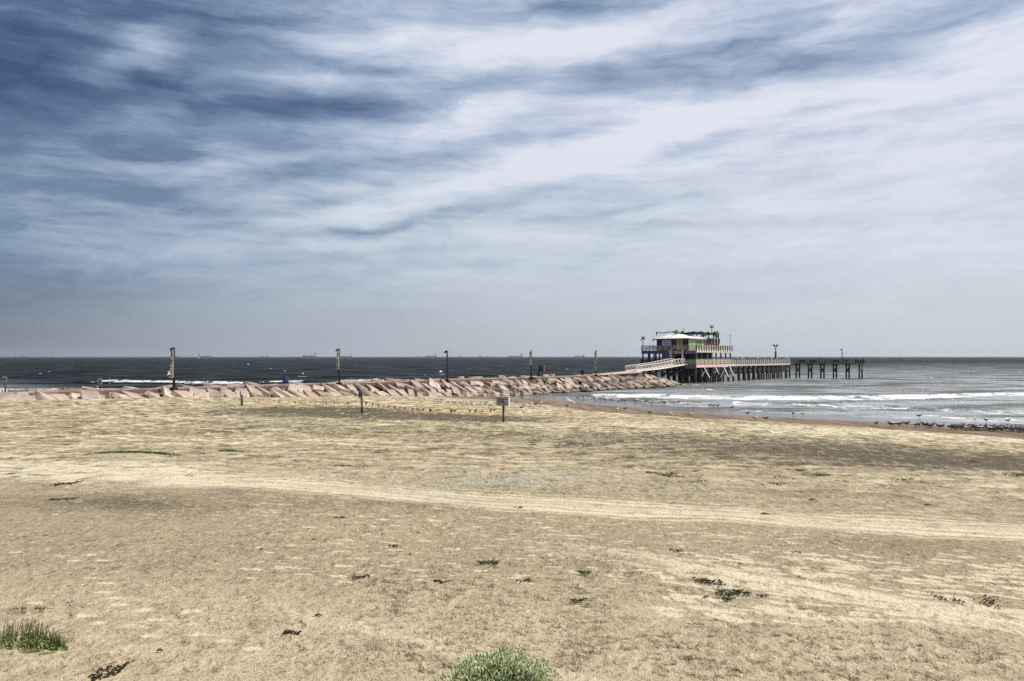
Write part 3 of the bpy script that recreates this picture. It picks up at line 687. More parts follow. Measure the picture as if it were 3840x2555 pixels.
# ================================================================== GANGWAY
gway = mat('white_painted_steel', (.68, .64, .58), .5, .08, 3, col2=(.42, .32, .25), thr=(.60, .75))
gdeck = mat('rusty_grating', (.30, .22, .17), .9, .3, 4)
gw = empty('gangway', jw(0, 0), JROT); tag(gw, 'white steel truss gangway climbing from the jetty tip to the pier', 'gangway')
def gz(t): return float(np.interp(t, [123.5, 136, 148.6], [3.95, 4.50, 5.50]))
def gtop(t): return float(np.interp(t, [123.5, 136, 146, 149.6], [1.35, 1.60, 1.90, 1.55]))
MB().add([(123.5, 1.2, 3.90), (123.5, 4.6, 3.90), (136, 4.6, 4.45), (136, 1.2, 4.45), (149.5, 4.6, 5.48), (149.5, 1.2, 5.48)], [(0, 3, 2, 1), (3, 5, 4, 2)]).build('deck', gdeck, gw)
for sd, y in enumerate((1.15, 4.65)):
    tr = MB(); N_ = 15; tt = [123.7+i*(25.2/N_) for i in range(N_+1)]
    for a, b_ in zip(tt, tt[1:]): tr.beam((a, y, gz(a)), (b_, y, gz(b_)), .16, .36).beam((a, y, gz(a)+gtop(a)), (b_, y, gz(b_)+gtop(b_)), .13, .14)
    for i, a in enumerate(tt):
        tr.beam((a, y, gz(a)), (a, y, gz(a)+gtop(a)), .075)
        if i < N_:
            b_ = tt[i+1]
            if i < 8: tr.beam((a, y, gz(a)+gtop(a)), (b_, y, gz(b_)), .09)
            else: tr.beam((a, y, gz(a)), (b_, y, gz(b_)+gtop(b_)), .09)
    tr.build('truss', gway, gw)
    hr = MB()
    for a, b_ in zip(tt, tt[1:]): hr.beam((a, y+(.12 if sd == 0 else -.12), gz(a)+1.0), (b_, y+(.12 if sd == 0 else -.12), gz(b_)+1.0), .05)
    hr.build('handrail', gway, gw)
MB().box((149.9, 2.9, 5.52), (1.4, 3.6, .10)).build('landing_plate', gway, gw)

# ================================================================== PIER (local x runs out to sea, local y to the left)
PC = (53.8, 226.0); PROT = math.atan2(.768, .64)
def pw(x, y, z=0): c, s = math.cos(PROT), math.sin(PROT); return Vector((PC[0]+x*c-y*s, PC[1]+x*s+y*c, z))
pile_m = mat('tarred_pile', (.035, .032, .028), .85, .4, 2, .02, 8, stretch=(3, 3, .6), col2=(.09, .16, .14), thr=(.60, .72))
beam_m = mat('dark_beam_timber', (.028, .024, .021), .85, .3, 2)
rail_dark = mat('weathered_rail_timber', (.055, .048, .042), .8, .25, 3)
yel = mat('yellow_painted_slats', (.50, .48, .29), .6, .12, 3)
grey = mat('grey_pink_slats', (.46, .40, .37), .8, .2, 1.0, col2=(.42, .22, .24), thr=(.62, .7))
pink = mat('pink_fascia', (.62, .42, .45), .6, .12, 1.5)
purple = mat('purple_paint', (.20, .10, .25), .6, .12, 1.5)
purpled = mat('deep_purple_paint', (.026, .018, .05), .6, .15, 1.5)
pwhite = mat('whitewashed_boards', (.55, .52, .46), .7, .15, 2)
deckm = mat('deck_boards', (.26, .22, .18), .85, .2, 2)
pier = empty('fishing_pier', (PC[0], PC[1], 0), PROT); tag(pier, 'timber fishing pier on many dark piles with a long slatted railing', 'pier')
HX = 76.0                               # where the outer head begins
hd = Vector((.86, -.51)).normalized(); ca = PROT; HDX = hd.x*math.cos(ca)+hd.y*math.sin(ca); HDY = -hd.x*math.sin(ca)+hd.y*math.cos(ca)
def hp(a, b=0):                         # on the head: a along it, b outward
    return (HX+HDX*a-HDY*b, 0+HDY*a+HDX*b)
HL = 26.0
HLn = 24.3
MB().box((13.5, 9.1, 5.35), (27, 18.2, .26)).build('main_deck', deckm, pier)
MB().box((27+(HX+3.2-27)/2, 2.4, 5.352), (HX+3.2-27, 4.6, .25)).build('walkway_deck', deckm, pier)
q = [hp(-3.5, .3), hp(HLn, 0), hp(HLn, 4.6), hp(-3.5, 4.6)]
MB().add([(x, y, 5.30) for x, y in q]+[(x, y, 5.06) for x, y in q], [(0, 1, 2, 3), (7, 6, 5, 4)]+[(i, i+4, (i+1) % 4+4, (i+1) % 4) for i in range(4)]).build('head_deck', beam_m, pier)
for (x0, x1, y) in ((0, 27, .22), (0, 27, 9.1), (0, 27, 17.9), (27, HX+3, .25), (27, HX+3, 4.45)):
    MB().box(((x0+x1)/2, y, 5.02), (x1-x0, .30, .40)).build('stringer', beam_m, pier)
for (x0, x1, m_, nm) in ((-.06, 21.6, pink, 'pink_fascia'), (21.6, 27.2, pwhite, 'white_fascia'), (27.2, HX-.3, grey, 'grey_fascia')):
    MB().box(((x0+x1)/2, -.06, 5.02 if m_ is pink else 5.10), (x1-x0, .10, .82 if m_ is pink else .62)).build('fascia_board', m_, pier)
MB().box((-.12, 1.75, 4.86), (.12, 3.7, 1.14)).build('fascia_board', purple, pier)
MB().box((-.12, 15.2, 4.95), (.12, 7.2, .9)).build('fascia_board', rail_dark, pier)
# piles and caps
def pile(x, y, top=4.85, r=.27, lean=0, bot=-1.6): return MB().tube([(x+lean, y, bot), (x, y, top)], [r*1.08, r], 9).build('pile', pile_m, pier, True)
k = 0
for i in range(8):
    x = .35+i*3.78
    for j in range(5): pile(x, .35+j*4.32, r=rnd.uniform(.25, .33))
    MB().box((x, 9.0, 4.72), (.36, 17.8, .34)).build('pile_cap', beam_m, pier)
pile(10.0, -.9, 4.2, .22, .3); pile(14.7, -.55, 4.3, .2, .2)
wx = [31.3+i*4.05 for i in range(12)]
for i, x in enumerate(wx):
    pile(x, .35, r=rnd.uniform(.24, .34)); pile(x+rnd.uniform(-.2, .2), 4.3, r=.26)
    if i % 3 == 1: pile(x+rnd.uniform(1.0, 1.6), .5, r=.24)
    MB().box((x, 2.4, 4.70), (.36, 5.0, .34)).build('pile_cap', beam_m, pier)
for i in range(6):
    a = 1.9+i*4.25; A0 = hp(a, .4); A1 = (A0[0]+3.9, A0[1]+.15)
    for A_ in (A0, A1): MB().tube([(A_[0], A_[1], -1.6), (A_[0], A_[1], 4.75)], [.30, .27], 10).build('pile', pile_m, pier, True)
    c_ = ((A0[0]+A1[0])/2, (A0[1]+A1[1])/2); MB().box((c_[0], c_[1], 4.88), (5.2, .9, .38), rz=.04).build('pile_cap', beam_m, pier)
    MB().beam((A0[0], A0[1], 3.9), (A1[0], A1[1], 1.9), .2, .36).build('cross_brace', beam_m, pier)
    MB().beam((A0[0]+.2, A0[1]+.1, 1.9), (A1[0]+.2, A1[1]+.1, 3.9), .2, .36).build('cross_brace', beam_m, pier)
A0 = hp(23.0, -.2); A1 = hp(24.6, -.4)
MB().beam((A0[0], A0[1], 2.0), (A1[0], A1[1], 4.6), .14, .32).build('cross_brace', pwhite, pier)
# light diagonal braces on the sunny side and dark X bracing inside
for x in (5.2, 12.8, 18.6, 23.0): MB().beam((x, -.12, 4.5), (x+3.4, -.12, 1.5), .12, .42).build('cross_brace', pwhite, pier)
for x in (4.0, 11.7, 17.4): MB().beam((x, .1, 1.9), (x+1.6, .1, 3.4), .10, .34).build('cross_brace', mat('sea_green_paint', (.16, .27, .24), .8, .2, 2), pier)
for i in range(0, 8, 1):
    x = .35+i*3.78
    for j in range(4):
        if (i+j) % 3 == 2: continue
        y = .35+j*4.32; MB().beam((x+.2, y, 4.3), (x+.2, y+4.32, 1.9), .14, .32).build('cross_brace', pile_m, pier)
        if i in (0, 3, 6): MB().beam((x-.2, y, 1.9), (x-.2, y+4.32, 4.3), .14, .32).build('cross_brace', pile_m, pier)
for i, x in enumerate(wx):
    MB().beam((x+.15, .35, 4.3), (x+.15, 4.3, 2.1), .14, .34).build('cross_brace', pile_m, pier)
    MB().beam((x-.15, .35, 2.1), (x-.15, 4.3, 4.3), .14, .34).build('cross_brace', pile_m, pier)
MB().beam((-.1, 4.6, 3.9), (-.1, 7.4, 2.4), .12, .3).build('cross_brace', mat('blue_grey_paint', (.10, .10, .15), .8, .2, 2), pier)
MB().beam((-.1, 9.4, 2.4), (-.1, 11.8, 3.9), .12, .3).build('cross_brace', mat('blue_grey_paint', (.13, .13, .24)), pier)

def railing(parent, a, b, z0, z1, npan, mslat, mpost, nslat=5, pw_=.14, drop=.0, out=(0, 0), toprail=None, slat_h=.13, kick=None):
    """slatted railing from a to b (local x,y); posts are sub-parts"""
    a = Vector((*a, 0)); b = Vector((*b, 0)); d = (b-a); L = d.length; d.normalize(); rot = d.to_track_quat('X', 'Z').to_matrix()
    m_ = MB()
    for i in range(nslat):
        z = z0+.14+(z1-z0-.30)*(i+.5)/nslat
        m_.box((a+b)/2+Vector((0, 0, z)), (L, .035, slat_h), rot=rot)
    r_ = m_.build('railing', mslat, parent)
    MB().box((a+b)/2+Vector((0, 0, z1)), (L+.1, .20, .07), rot=rot).build('top_rail', toprail or mpost, r_)
    nrm = Vector((d.y, -d.x, 0))
    for i in range(npan+1):
        p = a+d*(L*i/npan)+nrm*.085
        MB().box(p+Vector((0, 0, (z0-drop+z1)/2)), (pw_, pw_, z1-z0+drop-.04), rot=rot).build('rail_post', mpost, r_)
    if kick:
        MB().box((a+b)/2+Vector((0, 0, z0+.16)), (L, .05, .34), rot=rot).build('kick_board', kick, r_)
    return r_
postpale = mat('pale_rail_post', (.42, .40, .30), .7, .2, 3)
railing(pier, (0, 0), (24.6, 0), 5.5, 7.03, 9, yel, postpale, 5, .15, .95, toprail=pwhite, slat_h=.14)
railing(pier, (24.8, 0), (HX-.2, 0), 5.45, 7.0, 30, grey, rail_dark, 5, .17, .25, toprail=rail_dark, slat_h=.15)
railing(pier, (27, 4.65), (HX+3.5, 4.65), 5.5, 7.0, 14, rail_dark, rail_dark, 5, .12)
railing(pier, (-.02, 3.5), (-.02, .1), 5.5, 7.03, 2, yel, postpale, 5, .13, .4, toprail=postpale, slat_h=.15)
railing(pier, (-.02, 18.6), (-.02, 8.6), 5.5, 7.0, 5, rail_dark, rail_dark, 5, .12, slat_h=.14)
railing(pier, (0, 18.2), (27, 18.2), 5.5, 7.0, 9, rail_dark, rail_dark, 5, .12)
railing(pier, hp(0, 0), hp(HLn-2.2, 0), 5.25, 7.05, 10, beam_m, beam_m, 5, .13, slat_h=.085)
railing(pier, hp(0.5, 4.6), hp(HLn, 4.6), 5.25, 7.0, 11, beam_m, beam_m, 3, .12, slat_h=.07)
railing(pier, hp(HLn, 4.6), hp(HLn, 0), 5.25, 7.0, 3, rail_dark, rail_dark, 0, .2)
railing(pier, hp(HLn-2.2, 0), hp(HLn, 0), 5.25, 7.0, 3, pwhite, rail_dark, 0, .2)
a_ = hp(20.9, -.12); MB().box((a_[0], a_[1], 6.15), (1.25, .05, 1.55), rz=math.atan2(HDY, HDX)).build('grey_panel', mat('lilac_grey_panel', (.24, .22, .30), .7), pier)
a_ = hp(HLn-1.1, -.1); MB().box((a_[0], a_[1], 5.02), (2.3, .10, .22), rz=math.atan2(HDY, HDX)).build('fascia_board', pwhite, pier)

# ================================================================== PAVILION (two storeys on the pier)
pav = empty('pier_pavilion', (PC[0], PC[1], 0), PROT); tag(pav, 'two storey purple and yellow wooden pavilion standing on the pier', 'pavilion')
UF = 9.62
MB().box((12.3, 9.1, UF-.14), (24.6, 18.2, .28)).build('upper_deck', deckm, pav)
MB().box((-.08, 1.75, 9.12), (.12, 3.6, .95)).build('fascia_board', purple, pav)
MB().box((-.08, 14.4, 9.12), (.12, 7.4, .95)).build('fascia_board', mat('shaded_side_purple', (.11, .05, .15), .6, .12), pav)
MB().box((12.3, -.07, 9.36), (24.8, .10, .62)).build('fascia_board', pwhite, pav)
for y in (.3, 6, 12, 17.9): MB().box((12.3, y, 9.16), (24.2, .3, .36)).build('joist', beam_m, pav)
for i in range(8):
    x = .3+i*3.42
    for y in (.3, 17.9): MB().box((x, y, 7.2), (.34, .34, 3.5)).build('storey_post', beam_m, pav)
for y in (3.5, 13.4, 15.6): MB().box((.3, y, 7.2), (.40, .40, 3.5)).build('storey_post', beam_m, pav)
MB().box((24.0, 9, 7.2), (.34, .34, 3.5)).build('storey_post', beam_m, pav)
for x, m_ in ((5.5, mat('grey_side_panel', (.2, .19, .18))), (9.0, purpled), (12.8, mat('pale_green_panel', (.22, .27, .22))), (15.6, mat('mustard_panel', (.33, .31, .10)))):
    MB().box((x, 2.4, 7.2), (.75, .12, 3.4)).build('side_panel', m_, pav)
MB().box((11.2, 8.6, 7.3), (14.4, 9.6, 3.6)).build('lower_room', mat('dark_interior_wall', (.018, .013, .016), .9, .3, 1), pav)  # solid box; the dim interior is painted on as near-black walls
MB().box((-.25, 9.85, 7.55), (.16, 1.65, 4.2)).build('purple_front_panel', mat('front_purple_panel', (.12, .10, .20), .6, .2, 1), pav)
# yellow green wedge beside the door
MB().add([(-.25, 8.75, 9.75), (-.25, 7.5, 9.75), (-.25, 7.9, 5.6), (-.25, 8.6, 5.6), (-.10, 8.75, 9.75), (-.10, 7.5, 9.75), (-.10, 7.9, 5.6), (-.10, 8.6, 5.6)],
    [(0, 1, 2, 3), (7, 6, 5, 4), (0, 4, 5, 1), (1, 5, 6, 2), (2, 6, 7, 3), (3, 7, 4, 0)]).build('wedge_panel', mat('lime_wedge', (.50, .56, .22), .6, .15, 2), pav)
MB().box((-.15, 7.05, 7.7), (.2, .95, 4.0)).build('side_panel', mat('dark_green_panel', (.07, .11, .05), .7, .3, 2), pav)
MB().box((-.45, 4.15, 7.6), (.34, .42, 4.3)).build('white_pillar', mat('white_pillar_paint', (.66, .63, .60), .6, .1, 2), pav)
MB().box((-.20, 3.75, 7.6), (.30, .36, 4.3)).build('storey_post', purpled, pav)
# railings of the upper deck
railing(pav, (-.02, 18.1), (-.02, .1), UF, 11.22, 9, yel, postpale, 5, .13, .75, toprail=mat('pink_top_rail', (.50, .36, .42)), slat_h=.10)
railing(pav, (.05, -.02), (24.6, -.02), UF, 11.22, 15, yel, rail_dark, 5, .30, .30, toprail=mat('pink_top_rail', (.5, .36, .42)), slat_h=.15, kick=pwhite)
railing(pav, (24.6, 0), (24.6, 18.1), UF, 11.22, 8, yel, rail_dark, 5, .15)
railing(pav, (24.6, 18.15), (0, 18.15), UF, 11.22, 10, rail_dark, rail_dark, 5, .13)
# hut
hx0, hx1, hy0, hy1, ez, rz_ = 2.1, 11.9, 3.5, 14.1, 13.30, 15.05
wallf = MB().box((hx0, (hy0+hy1)/2, (UF+ez)/2), (.16, hy1-hy0, ez-UF)).build('front_wall', purpled, pav)
bt = MB()
for i in range(13): bt.box((hx0-.11, hy0+.05+i*(hy1-hy0-.1)/12, (UF+ez)/2), (.05, .07, ez-UF-.1))
bt.build('batten', mat('batten_grey', (.16, .13, .18)), wallf)
limew = mat('lime_yellow_wall', (.47, .52, .27), .6, .12, 3)
walls = MB().box(((hx0+hx1)/2, hy0, (UF+ez)/2), (hx1-hx0-.17, .16, ez-UF)).build('side_wall', limew, pav)
bt = MB()
for i in range(9): bt.box((hx0+.5+i*.55, hy0-.10, (UF+ez)/2), (.16, .04, ez-UF-.15))
bt.build('batten', mat('green_batten', (.16, .26, .13)), walls)
MB().box((hx1, (hy0+hy1)/2, (UF+ez)/2), (.16, hy1-hy0, ez-UF)).build('back_wall', purpled, pav)
MB().box(((hx0+hx1)/2, hy1, (UF+ez)/2), (hx1-hx0-.17, .16, ez-UF)).build('side_wall', purpled, pav)
dr = MB().box((hx0-.14, 6.35, 11.2), (.10, 1.75, 3.3)).build('door', mat('mustard_door', (.42, .38, .10), .6, .12, 2), pav)
fr = MB().box((hx0-.16, 5.42, 11.2), (.12, .14, 3.4)).box((hx0-.16, 7.28, 11.2), (.12, .14, 3.4)).box((hx0-.16, 6.35, 12.92), (.12, 2.0, .14)); fr.build('door_frame', mat('olive_frame', (.30, .34, .18)), dr)
MB().tube([(hx0-.22, 6.35+.35*math.cos(a), 12.1+.28*math.sin(a)) for a in [i*.785 for i in range(9)]], .07, 6).build('wreath', mat('pink_flower', (.34, .13, .18)), dr)
MB().box((hx0-.22, 6.3, 11.55), (.03, .38, .10)).build('mail_slot', black, dr)
wi = MB().box((9.0, hy0-.12, 11.75), (3.1, .08, 1.9)).build('window', mat('teal_window', (.03, .12, .15), .2, .3, 1.5), pav)
MB().box((9.0, hy0-.15, 12.76), (3.3, .1, .12)).box((7.4, hy0-.15, 11.75), (.12, .1, 2.0)).box((10.6, hy0-.15, 11.75), (.12, .1, 2.0)).box((9.0, hy0-.15, 10.75), (3.3, .1, .12)).build('frame', mat('window_green', (.25, .38, .2)), wi)
MB().box((8.5, hy0-.18, 11.6), (.22, .03, .75)).box((9.5, hy0-.18, 11.3), (.2, .03, .6)).build('decal', white, wi)
MB().box((4.9, hy0-.10, 11.5), (.9, .08, 2.9)).build('side_door', mat('olive_side_door', (.36, .36, .16)), pav)
roofm = mat('bleached_shingle', (.74, .68, .66), .85, .10, 1.2, .02, 8, col2=(.40, .33, .33), thr=(.63, .74))
ov = .75; a, b_, c_, d_ = hx0-ov, hx1+ov, hy0-ov, hy1+ov; mid_ = (hy0+hy1)/2
rf = MB().add([(a, c_, ez), (b_, c_, ez), (b_, d_, ez), (a, d_, ez), (6.2, mid_+.4, rz_), (7.8, mid_-.4, rz_), (a, c_, ez-.03), (b_, c_, ez-.03), (b_, d_, ez-.03), (a, d_, ez-.03)],
    [(0, 1, 5, 4), (1, 2, 5), (2, 3, 4, 5), (3, 0, 4), (9, 8, 7, 6), (0, 6, 7, 1), (1, 7, 8, 2), (2, 8, 9, 3), (3, 9, 6, 0)]).build('roof', roofm, pav)
fa = MB().box((a-.03, mid_, ez-.17), (.08, d_-c_+.1, .34)).box((b_+.03, mid_, ez-.17), (.08, d_-c_+.1, .34)).box(((a+b_)/2, c_-.03, ez-.17), (b_-a, .08, .34)).box(((a+b_)/2, d_+.03, ez-.17), (b_-a, .08, .34))
fa.build('eave_board', mat('mauve_eave', (.26, .15, .20), .6), rf)
MB().tube([(8.6, mid_-1.5, 14.6), (8.6, mid_-1.5, 15.3)], .16, 8).tube([(11.0, hy0+.4, 13.5), (11.0, hy0+.4, 14.0)], .16, 8).build('vent_pipe', pwhite, rf)
MB().beam((a-.1, d_+.05, ez-.1), (a-.1, d_+.05, ez-.8), .22).build('downspout', purpled, rf)
# top terrace frame with shade net behind the hut
fr_ = empty('terrace_frame', (PC[0], PC[1], 0), PROT); tag(fr_, 'dark raised terrace with posts and slatted railing behind the hut', 'terrace')
TF = 11.9
MB().box((18.3, 7.8, TF-.12), (11.0, 7.8, .24)).build('floor', beam_m, fr_)
MB().box((18.3, 3.88, 11.55), (11.0, .1, .55)).build('fascia_board', mat('red_brown_fascia', (.10, .035, .035), .8, .4, 3), fr_)
for x in (13.0, 16.6, 20.2, 23.7):
    for y in (4.0, 11.5): MB().box((x, y, 12.45 if x < 23 else 12.5), (.26, .26, 5.7)).build('post', beam_m, fr_)
for x in (13.0, 23.7): MB().box((x, 7.75, 15.25), (.22, 7.7, .22)).build('beam', beam_m, fr_)
railing(fr_, (13.0, 3.9), (23.7, 3.9), TF, 13.5, 5, rail_dark, rail_dark, 4, .42, slat_h=.16)
railing(fr_, (23.8, 4.0), (23.8, 11.5), TF, 13.5, 3, rail_dark, rail_dark, 4, .2)
netm = bpy.data.materials.new('dark_shade_net'); netm.use_nodes = True; t_ = netm.node_tree; p_ = t_.nodes['Principled BSDF']
p_.inputs['Base Color'].default_value = (.014, .024, .022, 1); p_.inputs['Roughness'].default_value = .8
nn = NOISE(t_, N(t_, 'ShaderNodeTexCoord').outputs['Object'], 1.3, 5, .7).outputs[0]; LK(t_, MR(t_, nn, .36, .42, 0, 1), p_.inputs['Alpha'])
def sheet(name, fn, nu, nv, m, parent, th=.04):
    vs = [fn(i/nu, j/nv) for i in range(nu+1) for j in range(nv+1)]; fs = [(i*(nv+1)+j, (i+1)*(nv+1)+j, (i+1)*(nv+1)+j+1, i*(nv+1)+j+1) for i in range(nu) for j in range(nv)]
    o = MB().add(vs, fs).build(name, m, parent, True); md = o.modifiers.new('thick', 'SOLIDIFY'); md.thickness = th; return o
net = empty('shade_net', (PC[0], PC[1], 0), PROT); tag(net, 'dark torn shade net sagging from the terrace posts over the roof', 'shade net')
sheet('canopy', lambda u, v: (5.6+u*18.2, 4.0+v*6.8, 15.35+.22*math.sin(u*24)-.35*math.sin(math.pi*v)-.1*math.sin(u*11+v*4)), 44, 8, netm, net)
sheet('hanging_side', lambda u, v: (11.2+u*12.6, 3.95+.2*math.sin(u*19), 15.35+.22*math.sin((5.6+11.2*0+(5.6+u*12.6))/18.2*24)-v*(.75+.55*math.sin(u*9+.6)+.35*math.sin(u*31))), 60, 8, netm, net)
MB().tube([(2.6+.05*i, 14.6-1.0*i*.78, 15.15+.16*math.sin(i*1.0+2)) for i in range(9)], .13, 8).build('rolled_edge', black, net)
MB().box((2.5, 14.4, 14.85), (.25, .25, 1.0)).build('prop', beam_m, net)

# metal palms
def palm(loc, h, rr, mt, mf, label, nf=6, up=.5, sd=1, group=None):
    o = empty('artificial_palm', loc, PROT); tag(o, label, 'palm', group); r_ = random.Random(sd)
    MB().tube([(0, 0, 0), (.03*h*.3, 0, h*.5), (0, 0, h)], [.17, .13, .12], 8).build('trunk', mt, o, True)
    for i in range(nf):
        an = 2*math.pi*i/nf+sd*.9; e0 = (1.25, .35, -.15, .75, .1, -.35, .6)[i % 7]*up*2; ca_, sa_ = (math.cos(an), math.sin(an))
        pts = []; q_ = Vector((0, 0, h)); e = min(1.4, e0+.35)
        for k in range(7):
            pts.append(q_.copy()); q_ = q_+Vector((ca_*math.cos(e), sa_*math.cos(e), math.sin(e)))*rr/6; e -= .22
        fb = MB(); fb.tube(pts, [.05*rr, .12*rr, .17*rr, .18*rr, .15*rr, .10*rr, .02*rr], 6)
        f_ = fb.build('frond', mf, o, True)
    return o
palmd = mat('dark_palm_paint', (.012, .016, .012), .6); palmg = mat('bright_palm_green', (.10, .22, .07), .5, .2, 3)
palm(pw(.3, 17.9, UF), 3.7, 1.05, palmd, palmd, 'dark artificial palm at the left corner of the upper deck', 6, .55, 3)
palm(pw(21.4, 3.6, TF), 3.1, 1.25, palmd, palmg, 'bright green artificial palm standing on the raised terrace', 7, 1.0, 2)
palm(pw(5.0, 9.0, 14.5), .8, .95, palmg, palmg, 'lime artificial palm crown rising behind the roof ridge on the left', 7, 1.2, 4)
palm(pw(5.8, 7.4, 14.6), .55, .7, palmd, palmd, 'small dark palm crown on the roof ridge', 6, 1.2, 5)
# vane, floodlights, thin lamp
o = empty('weather_vane', pw(7.0, 7.6, 14.9), PROT); tag(o, 'small weather vane on the roof ridge', 'weather vane')
MB().tube([(0, 0, 0), (0, 0, .55)], .12, 8).tube([(0, 0, .5), (0, 0, 1.2)], .03, 6).build('spindle', black, o)
MB().prism([(-.3, 1.15), (.1, 1.15), (.32, 1.45), (.05, 1.40), (-.1, 1.6), (-.3, 1.4)], -.03, .03).build('vane', black, o)
def floodlight(loc, h, label, two=False, panel=False, rz=0):
    o = empty('floodlight', loc, rz); tag(o, label, 'floodlight')
    MB().tube([(0, 0, 0), (0, 0, h)], .09 if not panel else .11, 8).build('pole', lamp_m, o)
    if two:
        for s in (-1, 1):
            MB().prism([(s*.15, h+.05), (s*.40, h-.10), (s*.95, h+.50), (s*.85, h+.72), (s*.30, h+.62)], -.3, .3).build('lamp_head', lamp_m, o)
        MB().beam((-.42, 0, h-.85), (.42, 0, h-.85), .22).build('cross_bar', lamp_m, o)
    else:
        hd_ = MB().box((.05, 0, h+.55), (.95, .5, .85)).build('lamp_head', lamp_m, o)
        MB().box((.12, -.26, h+.62), (.70, .04, .60)).build('reflector', mat('dull_reflector', (.40, .36, .34), .4), hd_)
    if panel: MB().box((0, -.12, h-2.9), (.62, .14, 2.4)).build('tall_panel', mat('dim_violet_panel', (.03, .025, .035), .7, .4, 1), o)
    return o
floodlight(pw(19.0, 4.1, 15.2), 1.45, 'square grey floodlight above the shade net')
floodlight(pw(67.6, 2.4, 5.45), 6.0, 'twin floodlight on a pole with a tall dark panel on the walkway', True, True)
o = empty('pier_lamp', pw(24.2, .3, 11.2)); tag(o, 'thin lamp pole with a flat T head at the upper deck corner', 'lamp')
MB().tube([(0, 0, 0), (0, 0, 3.3)], .075, 8).build('pole', lamp_m, o); MB().box((0, 0, 3.35), (.55, .3, .14)).build('lamp_head', lamp_m, o)
b2 = hp(17.6, .3); o = empty('pier_lamp', pw(b2[0], b2[1], 5.25)); tag(o, 'dark lamp pole with one arm on the outer pier head', 'lamp')
MB().tube([(0, 0, 0), (-.12, 0, 5.5)], [.16, .14], 8).build('pole', lamp_m, o); MB().box((-.5, 0, 5.1), (.75, .3, .26)).build('lamp_head', lamp_m, o)
# signs on the pavilion (they hang on it)
SR = PROT
def psign(name, x, y, z, w, h, mb_, label, cat='sign'):
    o = empty(name, pw(x, y, z), SR); tag(o, label, cat); b = MB().box((0, 0, 0), (.06, w, h)).build('board', mb_, o); return o, b
FRr = (R(90), 0, R(-90))
o, b = psign('fishing_sign', -.32, 5.9, 9.05, 2.75, 1.22, mat('maroon_board', (.07, .012, .03), .6), 'maroon sign lettered FISHING over the pier entrance')
text('FISHING', .98, white, b, (-.05, 0, .02), FRr, sx=.66, bold=.05)
MB().box((-.045, 0, -.55), (.03, 2.7, .06)).build('trim', mat('dusty_pink', (.45, .22, .24)), b)
o, b = psign('beer_sign', -.17, 6.35, 10.75, 1.7, .75, white, 'small white sign lettered BEER on the upper railing')
text('BEER', .62, mat('navy_letters', (.02, .02, .07)), b, (-.05, 0, 0), FRr, sx=.85, bold=.02)
o, b = psign('notice_sign', hx0-.16, 10.7, 11.95, 3.1, 1.75, mat('pale_blue_white_board', (.60, .62, .70), .6), 'large white notice with three lines of lettering on the hut')
nl = mat('navy_letters', (.02, .02, .07))
wl = MB(); worn_line(wl, 0, -.04, .52, 1.6, .14, 11, 'y'); worn_line(wl, 0, -.04, .28, 1.7, .26, 12, 'y'); worn_line(wl, 0, -.04, -.14, 2.6, .24, 13, 'y'); worn_line(wl, 0, -.04, -.58, 2.2, .20, 14, 'y'); wl.build('worn_lettering', nl, b)
MB().tube([(-.04, -1.35, .35), (-.04, -1.25, .65), (-.04, -1.1, .75)], .05, 5).tube([(-.04, 1.35, .35), (-.04, 1.25, .65), (-.04, 1.1, .75)], .05, 5).build('scroll', nl, b)
# round blue sign by the entrance
o = empty('round_sign', pw(-1.0, 7.9, 5.5), SR); tag(o, 'round blue and white sign on a stand beside the entrance', 'sign')
MB().tube([(0, 0, 0), (0, 0, 1.6)], .05, 6).build('stand', black, o)
MB().tube([(-.03, 0, 2.0), (.03, 0, 2.0)], [.42, .42], 20).build('disc', white, o); MB().tube([(-.06, -.03, 1.97), (-.035, -.03, 1.97)], [.30, .30], 20).build('blue_centre', mat('royal_blue', (.03, .06, .28)), o)

